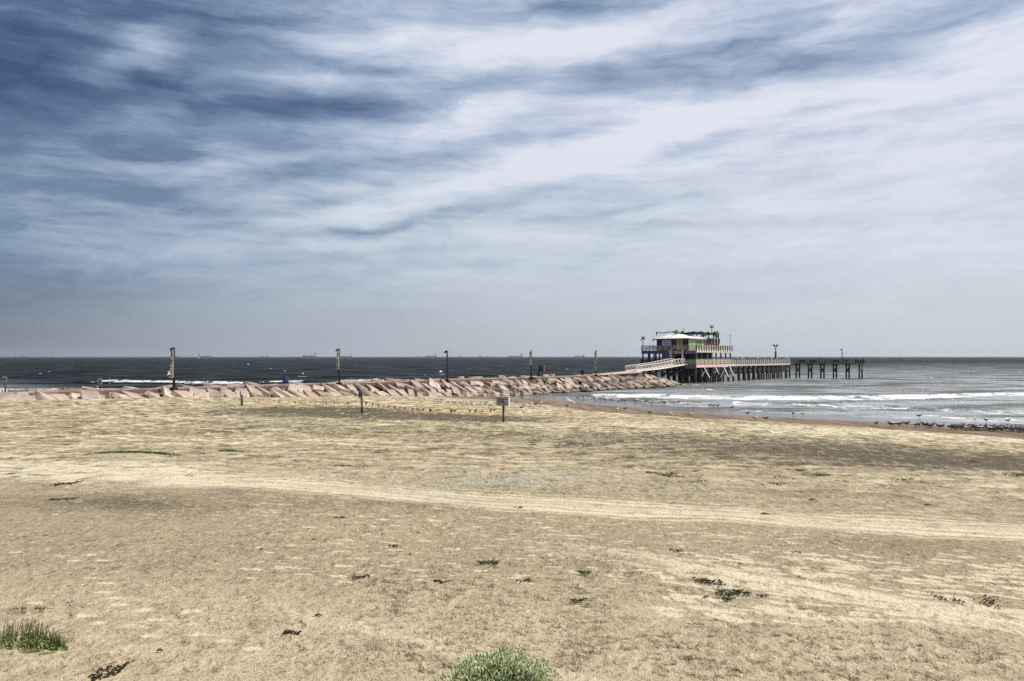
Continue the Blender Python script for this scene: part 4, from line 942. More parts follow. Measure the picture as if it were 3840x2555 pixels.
# ---- people (small, skinned figures)
skin = mat('skin', (.45, .28, .20), .6); hair = mat('dark_hair', (.02, .015, .012), .8)
def person(loc, rz, label, shirt, pants, pose='stand', hat=None):
    me = bpy.data.meshes.new('person'); bm = bmesh.new(); sit = -.42 if pose == 'lean' else 0
    P = dict(pel=(0, 0, .95), che=(0, .05 if pose != 'lean' else .18, 1.32), nck=(0, .07 if pose != 'lean' else .26, 1.50), hd=(0, .10 if pose != 'lean' else .32, 1.64), top=(0, .09 if pose != 'lean' else .33, 1.76),
             sl=(-.19, .05 if pose != 'lean' else .2, 1.42), el=(-.26, .02 if pose != 'lean' else .32, 1.14), hl=(-.22, .18 if pose != 'lean' else .5, 1.02 if pose != 'lean' else 1.32), sr=(.19, .05 if pose != 'lean' else .2, 1.42), er=(.26, .02 if pose != 'lean' else .32, 1.14), hr=(.2, .2 if pose != 'lean' else .5, 1.05 if pose != 'lean' else 1.3),
             jl=(-.10, 0, .90), kl=(-.12, .03, .50), fl=(-.13, -.02, .08), tl=(-.14, .15, .04), jr=(.10, 0, .90), kr=(.12, .05, .50), fr=(.14, .0, .08), tr=(.15, .17, .04))
    ks = list(P); V = {k_: bm.verts.new(P[k_]) for k_ in ks}
    for pr_ in ('pel che', 'che nck', 'nck hd', 'hd top', 'che sl', 'sl el', 'el hl', 'che sr', 'sr er', 'er hr', 'pel jl', 'jl kl', 'kl fl', 'fl tl', 'pel jr', 'jr kr', 'kr fr', 'fr tr'):
        a_, b_ = pr_.split(); bm.edges.new((V[a_], V[b_]))
    bm.verts.index_update(); bm.to_mesh(me); bm.free()
    tmp = bpy.data.objects.new('tmp', me); C.objects.link(tmp); tmp.modifiers.new('s', 'SKIN'); sv = me.skin_vertices[0].data
    RD = dict(pel=.15, che=.16, nck=.06, hd=.10, top=.07, sl=.07, el=.05, hl=.04, sr=.07, er=.05, hr=.04, jl=.10, kl=.065, fl=.05, tl=.04, jr=.10, kr=.065, fr=.05, tr=.04)
    for i_, k_ in enumerate(ks): sv[i_].radius = (RD[k_]*(1.15 if k_ in ('pel', 'che') else 1), RD[k_]*(.8 if k_ in ('pel', 'che') else 1))
    sv[0].use_root = True; tmp.modifiers.new('d', 'SUBSURF').levels = 1
    dg = bpy.context.evaluated_depsgraph_get(); out = bpy.data.meshes.new_from_object(tmp.evaluated_get(dg)); bpy.data.objects.remove(tmp)
    out.materials.clear()
    for m_ in (skin, shirt, pants, hair): out.materials.append(m_)
    for f in out.polygons:
        c = f.center; f.use_smooth = True
        f.material_index = 2 if c.z < .97 and abs(c.x) < .2 and not (c.z > .8 and abs(c.x) > .2) else 1 if c.z < 1.47 and not (abs(c.x) > .2 and c.z < 1.2) else 3 if (c.z > 1.70 or (c.y < P['hd'][1]-.04 and c.z > 1.55)) else 0
    o = bpy.data.objects.new('person', out); C.objects.link(o); o.location = loc; o.rotation_euler = (0, 0, rz); tag(o, label, 'person')
    if hat:
        hz = P['top']; MB().tube([(hz[0], hz[1], 1.70), (hz[0], hz[1], 1.715), (hz[0], hz[1], 1.72), (hz[0], hz[1], 1.82)], [.2, .2, .12, .09], 12).build('hat', hat, o)
    return o
shw = mat('white_shirt', (.72, .68, .66), .8); shd = mat('dark_shirt', (.03, .03, .035), .8); shb = mat('blue_shirt', (.05, .12, .25), .8); kh = mat('khaki_shorts', (.25, .2, .14), .8); shy = mat('cream_shirt', (.7, .62, .42), .8)
person(pw(.9, .75, 5.48), PROT-R(90), 'person in white leaning on the lower railing at the pavilion corner', shw, kh, 'lean', white)
person(pw(4.9, .8, 5.48), PROT-R(100), 'person in white bending over the lower rail under the pavilion', shw, shd, 'lean')
person(pw(13.2, .8, 5.48), PROT-R(80), 'person in a pale cap at the lower rail beside a dark clad one', shw, shb, 'lean', white)
person(pw(14.8, .9, 5.48), PROT-R(90), 'person in dark clothes at the lower rail under the open deck', shd, shd, 'lean')
person(pw(35.8, .9, 5.48), PROT-R(90), 'person in a cream shirt fishing from the walkway rail', shy, kh, 'lean', shy)
b2 = hp(11.9, 1.0); person(pw(b2[0], b2[1], 5.30), R(180), 'person in dark clothes standing on the outer pier head left of its lamp', shd, shd, 'stand')
b2 = hp(19.0, 1.1); person(pw(b2[0], b2[1], 5.30), R(150), 'person in dark clothes on the outer pier head right of its lamp', shd, shd, 'lean')
# ---- tilted rail lamps, cool box, rods, bench
px_l = [(28.6, 1, 'first'), (32.6, -1, 'second'), (38.8, 1, 'third'), (45.5, -1, 'fourth'), (51.5, 1, 'fifth'), (57.6, -1, 'sixth'), (62.6, -1, 'seventh'), (71.2, -1, 'eighth')]
rl = None
for (x, s, od) in px_l:
    if rl is None:
        rl = empty('rail_lamp', pw(x, -.05, 7.03), PROT)
        MB().tube([(0, 0, 0), (0, 0, .25)], .04, 6).build('bracket', lamp_m, rl); MB().beam((-.38, 0, .52), (.34, 0, .08), .20, .16).build('lamp_body', pwhite, rl); o = rl
    else:
        o = copy_tree(rl); o.location = pw(x, -.05, 7.03)
    o.rotation_euler = (0, 0, PROT if s > 0 else PROT+math.pi); tag(o, f'tilted lamp on the grey walkway railing, {od} from the pavilion', 'lamp', 'tilted lamps along the walkway railing')
o = empty('cool_box', pw(73.6, .1, 7.04), PROT); tag(o, 'white cool box on the walkway rail near the outer head', 'cool box')
MB().box((0, 0, .17), (.8, .35, .34)).build('body', white, o); MB().box((0, 0, .37), (.84, .39, .06)).build('lid', white, o)
for i, (a, lab) in enumerate(((-.3, 'thin fishing rod upright at the near end of the outer head'), (2.9, 'taller thin fishing rod on the outer head railing'))):
    b2 = hp(a, .1); o = empty('fishing_rod', pw(b2[0], b2[1], 6.4)); tag(o, lab, 'fishing rod', 'fishing rods on the outer head')
    MB().tube([(0, 0, 0), (.02, 0, 1.5), (.1, 0, 2.4+i)], [.03, .02, .008], 5).build('rod', lamp_m, o); MB().box((0, -.06, .35), (.08, .1, .12)).build('reel', lamp_m, o)
for i, (a, lab) in enumerate(((3.2, 'dark bench at the near end of the outer head'), (7.2, 'dark bench in the middle of the outer head'), (15.0, 'dark bench by the lamp of the outer head'), (22.4, 'dark bench near the far end of the outer head'))):
    b2 = hp(a, 3.9); o = empty('bench', pw(b2[0], b2[1], 5.3), PROT+math.atan2(HDY, HDX)); tag(o, lab, 'bench', 'benches on the outer head')
    MB().box((0, 0, .5), (2.2, .5, .1)).build('seat', beam_m, o); MB().box((0, .25, .85), (2.2, .08, .5)).build('backrest', beam_m, o)
    for s in (-.9, .9): MB().box((s, 0, .23), (.1, .45, .45)).build('leg', beam_m, o)

# ================================================================== BEACH SIGNS AND FLAGS
signgrey = mat('shaded_sign_grey', (.36, .36, .38), .6, .06)
postb = mat('brown_beach_post', (.10, .055, .038), .9, .3, 3, .01, 10, stretch=(5, 5, .7))
def round_sign(px, base, top, sbot, label, rz, w, wpx=9, hidden=False, tilt=0, loc=None, zg0=None):
    x, y, z = at(px, base) if loc is None else loc
    D = y; H = HC+(HOR-top)/F*D-z; hb = HC+(HOR-sbot)/F*D-z
    o = empty('no_swimming_sign', (x, y, z), rz); tag(o, label, 'sign', 'round no swimming signs'); o.rotation_euler = (0, R(tilt), rz)
    MB().tube([(0, 0, -.4), (0, 0, hb+.3)], [wpx/F*D/2, wpx/F*D/2*.9], 10).build('post', postb, o, True)
    b = MB().box((0, -.17, (H+hb)/2), (w, .03, H-hb)).build('plate', signgrey, o); zc_ = (H+hb)/2; ry = (H-hb)/2*.80; rx = w/2*.82
    MB().tube([(rx*.88*math.cos(a_), -.20, zc_+ry*.90*math.sin(a_)) for a_ in [i*math.pi/10 for i in range(21)]], .05*w, 6, False).build('ring', black, b)
    MB().beam((-rx*.62, -.20, zc_+ry*.62), (rx*.62, -.20, zc_-ry*.62), .02, .10*w).build('slash', black, b)
    sw_ = MB(); sw_.tube([(-rx*.45, -.195, zc_-ry*.05), (0, -.195, zc_+ry*.15), (rx*.35, -.195, zc_-ry*.1)], .07*w, 6).tube([(rx*.25, -.195, zc_+ry*.30), (rx*.26, -.195, zc_+ry*.31)], .09*w, 8)
    for k_ in range(2): sw_.tube([(rx*(-.7+i*.2), -.195, zc_-ry*(.28+.2*k_)+.03*w*math.sin(i*1.6)) for i in range(8)], .03*w, 5)
    sw_.build('swimmer_symbol', black, b); return o, H
s1, H1 = round_sign(1358, 1549, 1464, 1492, 'round no swimming sign in the middle of the orange flag line', R(-25), .55, tilt=-2.5)
s2, H2 = round_sign(907, 1523, 1465, 1490, 'round no swimming sign seen edge on at the start of the flag line', R(-62), .62)
# the two beyond the jetty walk stand on the far side of the wall
def far_sign(px, vis, top, sbot, n, label, rz, w):
    t = on_jetty(px, n); p = jw(t, n, 0); g = 2.9; o, H = round_sign(px, vis, top, sbot, label, rz, w, 6, loc=(p.x, p.y, g)); return o, p, g
o3, p3, g3 = far_sign(20, 1470, 1413, 1431, -5.2, 'round no swimming sign at the far left edge beyond the jetty wall', R(10), .50)
o4, p4, g4 = far_sign(377, 1459, 1420, 1440, -5.2, 'round no swimming sign behind the wall left of the drinks pole', R(5), .55)
# big directional sign
x, y, z = at(1887, 1584); D = y; o = empty('direction_sign', (x, y, z), R(-14)); tag(o, 'black and white NO SWIMMING board with an arrow on a brown post', 'sign')
Hs = HC+(HOR-1488)/F*D-z; hb = HC+(HOR-1521.5)/F*D-z; Wd = 46/F*D/math.cos(R(14))
MB().tube([(.02, 0, -.5), (.02, 0, hb+.2)], [.115, .105], 10).build('post', postb, o, True)
bx = MB().box((-.02, -.02, (Hs+hb)/2), (Wd+.03, .34, Hs-hb)).build('board', mat('sign_edge_white', (.75, .75, .70), .5), o); yy = -.195; zc_ = (Hs+hb)/2; hh = Hs-hb
MB().box((-.02, yy, zc_), (Wd-.02, .012, hh-.03)).build('face', signgrey, bx)
for s in (1, -1): MB().box((-.02, yy-.010, zc_+s*hh*.335), (Wd-.06, .012, hh*.29)).build('band', mat('sign_maroon_black', (.03, .012, .012), .6), bx)
ltw = mat('faded_lettering', (.38, .33, .30), .7)
text('NO SWIMMING', .21, white, bx, (-.02, yy-.025, zc_+hh*.335), (R(90), 0, 0), sx=.82, bold=.004, depth=.004); text('SE PROHIBE NADAR', .20, white, bx, (-.02, yy-.025, zc_-hh*.335), (R(90), 0, 0), sx=.62, bold=.006, depth=.004)
MB().beam((-.40, yy-.012, zc_), (-.16, yy-.012, zc_), .02, .06).tube([(-.30, yy-.012, zc_+.11), (-.42, yy-.012, zc_), (-.30, yy-.012, zc_-.11)], .03, 6).build('arrow', black, bx)
MB().tube([(.02+.12*math.cos(a_), yy-.012, zc_+.13*math.sin(a_)) for a_ in [i*math.pi/8 for i in range(17)]], .022, 6, False).beam((-.06, yy-.012, zc_+.09), (.10, yy-.012, zc_-.09), .02, .03).beam((-.05, yy-.012, zc_-.04), (.09, yy-.012, zc_+.03), .02, .04).build('symbol', black, bx)
SIGNX = Vector((x, y, z))
# pennant lines
org = [mat('orange_pennant', (.75, .25, .03), .6, .2, 6), mat('rust_pennant', (.42, .12, .03), .7, .3, 6), mat('amber_pennant', (.85, .42, .06), .6, .2, 6)]
cordm = mat('thin_cord', (.35, .32, .25), .8)
def flagline(A_, B_, sag, n, label, sd, size=.30, lay=0):
    r_ = random.Random(sd); A_ = Vector(A_); B_ = Vector(B_); d = B_-A_
    o = empty('pennant_line', A_); tag(o, label, 'flag line', 'orange pennant lines')
    pt = lambda u: d*u+Vector((0, 0, -4*sag*u*(1-u)))
    MB().tube([pt(i/24) for i in range(25)], .012, 4).build('cord', cordm, o)
    for i in range(n):
        u = (i+.6+r_.uniform(-.25, .25))/(n+.2); p = pt(u); h_ = size*r_.uniform(.35, 1.05); w = size*r_.uniform(.7, 1.0); an = r_.uniform(-.9, .5)
        g = zg(A_.x+p.x, A_.y+p.y)-A_.z
        sx_, sy_ = math.cos(an), math.sin(an); zb = max(p.z-h_, g+.02)
        vs = [p+Vector((-sx_*w/2, -sy_*w/2, 0)), p+Vector((sx_*w/2, sy_*w/2, 0)), Vector((p.x+r_.uniform(-.5, .3)*w, p.y+r_.uniform(-.2, .2), zb))]
        m_ = (vs[0]+vs[1]+vs[2])/3+Vector((0, -.05, 0))
        f_ = MB().add(vs+[m_], [(0, 1, 3), (1, 2, 3), (2, 0, 3)]).build('pennant', r_.choice(org+[org[1]]), o); f_.modifiers.new('thick', 'SOLIDIFY').thickness = .012
    return o
L1, L2 = s2.location, s1.location
c1 = L1+Vector((0, 0, H1*.45)); c2 = L2+Vector((-.05, 0, HC+(HOR-1506)/F*L2.y-L2.z)); c3 = SIGNX+Vector((-.2, 0, HC+(HOR-1532)/F*SIGNX.y-SIGNX.z))
flagline(c1+Vector((.1, 0, 0)), c2, .28, 16, 'far orange pennant line from the edge on sign to the middle sign', 4, .36)
flagline(c2+Vector((.1, 0, 0)), c3, .42, 22, 'near orange pennant line from the middle sign to the direction board', 6, .46)
def bunch(p, label, sd):
    r_ = random.Random(sd); o = empty('flag_bundle', p); tag(o, label, 'flag bundle', 'knotted pennants on posts')
    for i in range(6):
        a = r_.uniform(0, 6.28); b = MB().add([(0, 0, -.1*i), (.1*math.cos(a), .1*math.sin(a)-.05, -.1*i-.05), (.12*math.cos(a+.8), .12*math.sin(a+.8)-.05, -.1*i-.22)], [(0, 1, 2)]).build('pennant', org[i % 3], o); b.modifiers.new('t', 'SOLIDIFY').thickness = .03
bunch(SIGNX+Vector((.16, -.14, Hs-.92)), 'orange pennants knotted at the direction board post', 1); bunch(L2+Vector((0, -.16, HC+(HOR-1502)/F*L2.y-L2.z)), 'orange pennants knotted on the middle sign post', 2)
q3 = Vector((p3.x, p3.y, g3+1.15)); q4 = Vector((p4.x, p4.y, g4+.75))
flagline(q3, q4, .35, 12, 'orange pennant line beyond the jetty wall at the far left', 9, .26)

# ================================================================== SHIPS
shipm = [mat('ship_hull_grey_blue', (.07, .10, .16), .7, .1, .02), mat('ship_hull_dark', (.035, .045, .08), .7, .1, .02), mat('ship_super_white', (.42, .42, .44), .7, .1, .02)]
def ship(px, wpx, hpx, D, label, kind, mi, flip=1):
    L = wpx/F*D; o = empty('cargo_ship', ((px-1920)/F*D, D, 0)); tag(o, label, 'ship', 'ships anchored along the horizon'); o.scale = (flip, 1, 1)
    h = hpx/F*D*.45; 
    MB().prism([(-L/2+L*.02, -.5), (-L/2, h), (L/2, h*1.25), (L/2-L*.03, -.5)], -L*.07, L*.07).build('hull', shipm[mi], o)
    MB().box((-L*.40, 0, h+h*.9), (L*.10, L*.10, h*1.8)).box((-L*.38, 0, h+h*2.0), (L*.05, L*.14, h*.4)).build('bridge', shipm[2 if mi == 0 else 0], o)
    MB().box((-L*.45, 0, h*2.6), (L*.025, L*.03, h*1.3)).build('funnel', shipm[1], o)
    m_ = MB(); n = {'bulk': 4, 'tanker': 1, 'rig': 6}[kind]
    for i in range(n):
        x = -L*.22+i*L*.6/max(1, n-1) if n > 1 else L*.15
        m_.box((x, 0, h*1.7), (L*.012, L*.012, h*1.6))
        if kind == 'bulk': m_.beam((x, 0, h*2.3), (x+L*.09, 0, h*1.7), L*.008)
    m_.build('deck_crane' if kind == 'bulk' else 'mast', shipm[1], o)
    return o
for a in [(78, 44, 6, 9800, 'faintest ship low on the horizon at the far left', 'rig', 0, 1), (657, 40, 9, 9000, 'ship on the horizon behind the drinks pole', 'tanker', 0, -1), (768, 50, 9, 8600, 'ship with raised bow right of the drinks pole', 'tanker', 0, 1),
          (989, 33, 7, 9800, 'small faint ship between the drinks and ice cream poles', 'tanker', 0, -1), (1160, 51, 12, 8200, 'largest ship with deck cranes left of the ice cream pole', 'bulk', 0, -1), (1298, 42, 9, 9000, 'long low ship just right of the ice cream pole', 'tanker', 0, -1),
          (1572, 28, 5, 9900, 'row of thin masts on the horizon left of the bare pole', 'rig', 0, 1), (1616, 44, 10, 8800, 'ship with stern tower left of the bare lamp pole', 'tanker', 0, -1), (1727, 14, 6, 9900, 'tiny mast of a distant ship right of the bare lamp pole', 'rig', 0, 1),
          (1801, 13, 8, 8400, 'small dark vessel on the horizon between the two poles', 'tanker', 1, 1), (1840, 40, 4, 9900, 'hazy low ship beside the small dark vessel', 'rig', 0, 1), (1932, 58, 10, 9200, 'pale long ship left of the gifts pole', 'tanker', 0, -1), (2173, 39, 9, 9600, 'pale ship between the gifts and hot dog poles', 'tanker', 0, -1)]:
    ship(*a)

# ================================================================== BIRDS
gw_ = mat('gull_white', (.62, .61, .58), .7); gg = mat('gull_grey_wing', (.07, .07, .075), .7); gb = mat('gull_black', (.02, .02, .02), .7); gl = mat('gull_leg', (.12, .05, .03), .7); br = mat('brown_feather', (.10, .08, .06), .7)
def gull_mesh(kind):
    m_ = MB(); mi = []
    def add(fn, k):
        n0 = len(m_.f); fn(); mi.extend([k]*(len(m_.f)-n0))
    dk = kind in ('dark', 'brown'); body = 1 if dk else 0; hz = .38 if kind != 'feed' else .14; hx = .17 if kind != 'feed' else .27
    add(lambda: m_.tube([(-.26, 0, .25), (-.15, 0, .25), (-.03, 0, .245), (.09, 0, .265), (.15, 0, .30 if kind != 'feed' else .22), (hx, 0, hz), (hx+.045, 0, hz)], [.015, .055, .085, .075, .045, .045, .02], 8), body)
    for s in (-1, 1): add(lambda: m_.tube([(-.30, s*.03, .245), (-.10, s*.075, .27), (.08, s*.06, .27)], [.012, .045, .02], 6), 2 if dk else 1)
    add(lambda: m_.tube([(hx+.04, 0, hz), (hx+.10, 0, hz-.01)], [.014, .006], 5), 3)
    for s in (-1, 1): add(lambda: m_.tube([(0, s*.035, .19), (.0, s*.035, 0)], .009, 5), 3); add(lambda: m_.box((.03, s*.035, .006), (.07, .04, .012)), 3)
    me = bpy.data.meshes.new('gull'); me.from_pydata(m_.v, [], m_.f)
    for x in ((gw_, gg, gb, gl) if kind != 'brown' else (gw_, br, gb, gl)): me.materials.append(x)
    me.polygons.foreach_set('material_index', mi); me.polygons.foreach_set('use_smooth', [True]*len(me.polygons)); me.update(); return me
def fly_mesh(up):
    m_ = MB(); m_.tube([(-.25, 0, 0), (-.1, 0, 0), (.08, 0, .01), (.2, 0, .02), (.27, 0, 0)], [.03, .06, .07, .045, .01], 8); n0 = len(m_.f)
    for s in (-1, 1):
        vs = [(.08, s*.04, .02), (.12, s*.32, up*.22), (.0, s*.68, up*.12), (-.06, s*.30, up*.20), (-.08, s*.04, .02)]
        m_.add(vs+[(x, y, z-.015) for x, y, z in vs], [(0, 1, 3, 4), (1, 2, 3), (9, 8, 6, 5), (8, 7, 6), (0, 5, 6, 1), (1, 6, 7, 2), (2, 7, 8, 3), (3, 8, 9, 4)])
    me = bpy.data.meshes.new('gull'); me.from_pydata(m_.v, [], m_.f); me.materials.append(gw_); me.update(); return me
GM = {k_: gull_mesh(k_) for k_ in ('white', 'feed', 'dark', 'brown')}
def gull(px, py, kind, label, group, sc=1.3, rz=None):
    x, y, z = at(px, py, 0.0); o = bpy.data.objects.new('gull', GM[kind]); C.objects.link(o); o.location = (x, y, z-.004)
    o.rotation_euler = (0, 0, rnd.uniform(-.7, .7)+(math.pi if rnd.random() < .4 else 0) if rz is None else rz); o.scale = (sc,)*3; tag(o, label, 'gull' if kind != 'brown' else 'bird', group)
g5 = [(1115,855),(1437,870),(1475,890),(1517,890),(1548,865),(1603,892),(1685,890),(1712,905),(1742,900),(1783,900),(1812,890),(1858,905),(1910,900),(1930,930),(1960,930),(2000,925),(2035,890),(2085,920),(2103,895),(2130,945),(2163,930),(2195,905),(1240,850),(1325,855)]
for i, (a, b) in enumerate(g5): gull(1200+a/3.367, 1250+b/3.367, rnd.choice(['white', 'white', 'feed']), 'lone gull on the sand under the jetty rocks, left of the flock' if i == 0 else 'gull in the flock standing on the sand behind the near flag line', 'gulls on the sand behind the flag line')
g6 = [(432,908),(557,925),(525,970),(612,950),(640,915),(705,925),(765,905),(795,905),(410,800),(493,800),(725,805),(527,832),(1095,940),(1727,990),(1835,978),(2145,1030)]
l6 = ['gull just right of the direction board', 'second gull right of the direction board', 'dark backed gull lowest right of the direction board', 'gull with head raised in the small group right of the board', 'gull in the middle of the small group right of the board', 'dark gull with spread tail right of the board', 'left one of a pair of gulls on the open sand', 'right one of a pair of gulls on the open sand',
      'gull at the foot of the jetty rocks above the board', 'gull at the wet sand just right of the jetty foot', 'gull walking at the wave edge by the jetty', 'dark gull on the wet streak by the jetty foot', 'lone dark gull on the damp sand in front of the sanderlings', 'pale gull on the damp sand left of a dark speck', 'small dark bird sitting on the damp sand', 'lone dark gull on the dry sand edge']
for i, (a, b) in enumerate(g6): gull(1800+a/3.367, 1250+b/3.367, ['white', 'white', 'dark', 'white', 'white', 'dark', 'white', 'white', 'white', 'white', 'white', 'dark', 'dark', 'white', 'brown', 'dark'][i], l6[i], 'gulls scattered on the open sand')
g6b = [(1227,835),(1247,838),(1305,835),(1353,840),(1442,845),(1462,855),(1485,850),(1515,855),(1565,865),(1597,855),(1645,858),(1668,862),(1740,870),(1785,865),(1828,875),(1950,875),(1982,878),(2043,885),(2085,885),(2128,878),(2167,900),(2268,880),(2340,905),(1315,838),(1525,850),(1750,862),(1590,848)]
for a, b in g6b: gull(1800+a/3.367, 1250+b/3.367, rnd.choice(['white', 'feed', 'dark', 'white']), 'gull wading in the shallow wash right of the jetty foot', 'gulls wading in the wash')
for a, b in [(935,935),(975,935),(1045,935),(1105,935),(1165,935),(1205,932),(1270,933)]: gull(1800+a/3.367, 1250+b/3.367, 'white', 'tiny pale sanderling in a row on the damp sand', 'sanderlings in a row', .45)
g7 = [(148,565,'dark'),(163,535,'white'),(247,540,'white'),(293,560,'dark'),(320,550,'feed'),(440,560,'white'),(492,555,'dark'),(615,575,'white'),(883,595,'dark'),(927,600,'dark'),(983,600,'dark'),(1165,625,'dark'),(125,695,'dark'),(385,710,'feed'),(640,720,'white'),(1458,765,'white'),(1590,770,'dark'),(1933,705,'dark'),(2063,710,'white'),(1361,700,'brown')]
for i, (a, b, k_) in enumerate(g7):
    lab = 'bird wading along the dark wet streak of the shore' if i < 8 else 'dark bird at the edge of the shining film' if i < 12 else 'single bird on the damp brown sand'
    gull(2400+a/3.367, 1350+b/3.367, k_, lab, ['birds along the wet streak', 'birds at the edge of the film', 'single birds on the damp sand'][0 if i < 8 else 1 if i < 12 else 2])
for a, b, lab in [(1103,695,'dark shorebird standing in the shining film, leftmost of four'), (1770,730,'dark shorebird bending down in the shining film'), (1903,748,'dark shorebird in the film right of the bending one'), (2167,750,'dark shorebird in the film, rightmost of four')]: gull(3100+a/3.185, 1350+b/3.185, 'feed' if a == 1770 else 'dark', lab, 'shorebirds in the film', 1.25)
g8 = [(594,795),(765,803),(797,800),(870,805),(957,795),(1067,815),(1103,808),(1155,808),(1187,815),(1215,820),(1245,822),(1345,830),(1385,828),(1478,835),(1235,815),(1265,812)]
for i, (a, b) in enumerate(g8): gull(3100+a/3.185, 1350+b/3.185, rnd.choice(['dark', 'dark', 'white']), 'dark bird at the loose left end of the shore flock' if i > 3 else 'one of four separate dark birds left of the shore flock', 'birds at the loose end of the flock' if i > 3 else 'separate birds left of the flock', 1.5)
for i in range(104):
    u = i/104+rnd.uniform(-.012, .012); a = 1500+u*950; b = 828+u*38+rnd.uniform(-14, 14); gull(3100+a/3.185, 1350+b/3.185, rnd.choice(['dark', 'dark', 'dark', 'dark', 'white']), 'dark bird packed in the dense flock along the sand edge', 'dense flock at the right edge', rnd.uniform(1.15, 1.6))
x, y, z = at(1384, 1542); gull(1384, 1542, 'white', 'gull standing on the sand right of the middle sign post', None)
FM = [fly_mesh(1), fly_mesh(-.6), fly_mesh(.3)]
for i, (px, py, D, rz, lab) in enumerate([(1653, 1396, 150, .4, 'upper flying gull left of the bare lamp pole'), (1659, 1404, 150, 2.2, 'lower flying gull left of the bare lamp pole'), (2138, 1503, 95, 1.2, 'white gull flying low over the wet sand by the jetty'), (744, 1342, 220, .2, 'gull flying just under the horizon below a ship'), (1070, 1391, 200, 1, 'tiny gull flying above the lone blue drum'), (931, 1367, 260, 1, 'tiny gull flying over open water right of the drinks pole'), (1135, 1403, 190, 0, 'gull skimming the surf right of the lone drum'),
        (2640, 1621, 66, .9, 'pale gull gliding low over the middle beach'), (2905, 1627, 66, .5, 'pale gull gliding low over the beach right of the other'), (2126, 1385, 200, 0, 'gull flying level over the sea left of the dark drum'), (636, 1395, 120, 0, 'gull flying beside the notice of the drinks pole')]):
    o = bpy.data.objects.new('flying_gull', FM[i % 3]); C.objects.link(o); o.location = ((px-1920)/F*D, D, HC-(py-HOR)/F*D); o.rotation_euler = (R(rnd.uniform(-35, 35)), R(rnd.uniform(-15, 15)), rz); o.scale = (1.25,)*3; tag(o, lab, 'gull', 'gulls in flight')

# ================================================================== PLANTS, WRACK AND LITTER
def leafmat(name, c1, c2, tr=.15):
    m = mat(name, c1, .6, .25, 8, col2=c2, thr=(.42, .6)); return m
grassm = leafmat('beach_grass_green', (.20, .24, .08), (.42, .45, .18)); grassd = leafmat('dark_stem_green', (.06, .08, .025), (.14, .16, .055)); vine = leafmat('dark_vine_green', (.03, .055, .025), (.07, .11, .04)); bushm = leafmat('grey_green_leaf', (.33, .39, .19), (.55, .60, .34))
bushd = mat('bush_twig', (.06, .045, .03), .9)
def blade(mb_, p, d, L, w, bend=.3):
    p = Vector(p); d = Vector(d).normalized(); s = d.cross(Vector((rnd.uniform(-1, 1), rnd.uniform(-1, 1), .1))).normalized()*w; g = Vector((rnd.uniform(-1, 1), rnd.uniform(-1, 1), -.2))*bend
    q1 = p+d*L*.55; q2 = p+(d+g*.6).normalized()*L
    mb_.add([p-s, p+s, q1+s*.7, q1-s*.7, q2], [(0, 1, 2, 3), (3, 2, 4)])
# left clump: fleshy stems and low leaves
x, y, z = at(95, 2440); o = empty('beach_plant_clump', (x, y, z)); tag(o, 'dense green clump of upright stems at the lower left edge', 'plant')
xr = at(250, 2440)[0]-x; low = MB(); st = MB()
for i in range(1500):
    u = rnd.uniform(-2.2, 1)*xr; e = min(1, 1.15-abs(u/xr) if u > 0 else 1); v = rnd.uniform(-.05, .42)*max(.15, e)
    low_h = .17*max(.2, e); px_, py_, pz_ = u, v, rnd.uniform(0, low_h); g0 = zg(x+px_, y+py_)-z
    blade(low, (px_, py_, g0+pz_), (rnd.uniform(-1, 1), rnd.uniform(-1, .6), rnd.uniform(.1, 1)), rnd.uniform(.035, .075), .012, .6)
for i in range(260):
    u = rnd.uniform(-2.2, .98)*xr; e = max(.15, min(1, 1.1-abs(u/xr) if u > 0 else 1)); v = rnd.uniform(0, .40)*e; g0 = zg(x+u, y+v)-z
    L = rnd.uniform(.16, .50)*(.55+.45*e); lean = rnd.uniform(-.22, .30); pts = [Vector((u, v, g0)), Vector((u+lean*L*.4, v, g0+L*.5)), Vector((u+lean*L, v+rnd.uniform(-.03, .03), g0+L))]
    st.tube(pts, [.008, .006, .003], 4)
    for k_ in range(5):
        q = pts[0].lerp(pts[2], rnd.uniform(.2, .95)); blade(st, q, (rnd.uniform(-1, 1), rnd.uniform(-1, 1), .9), .05, .007)
low.build('leaves', grassm, o); st.build('stems', grassd, o)
rn = MB()
for i in range(9):
    u = rnd.uniform(-.8, 1)*xr; v = -.03; pts = [Vector((u, v, .01))]
    for k_ in range(5): pts.append(pts[-1]+Vector((rnd.uniform(-.14, .02), rnd.uniform(-.07, .0), 0)))
    pts = [Vector((p.x, p.y, zg(x+p.x, y+p.y)-z+.02)) for p in pts]; rn.tube(pts, .008, 4)
rn.build('runners', grassd, o)
# dark twiggy seed heads behind the clump
o = empty('dry_weed', at(95, 2300)); z = o.location.z; tag(o, 'sparse dark dry weed stalks behind the green clump', 'plant'); m_ = MB()
for i in range(16):
    u = rnd.uniform(-.25, .55); m_.tube([(u, 0, 0), (u+rnd.uniform(-.1, .1), 0, rnd.uniform(.05, .16))], .006, 4)
    for k_ in range(3): blade(m_, (u, 0, .08), (rnd.uniform(-1, 1), 0, .6), .06, .008)
m_.build('stalks', grassd, o)
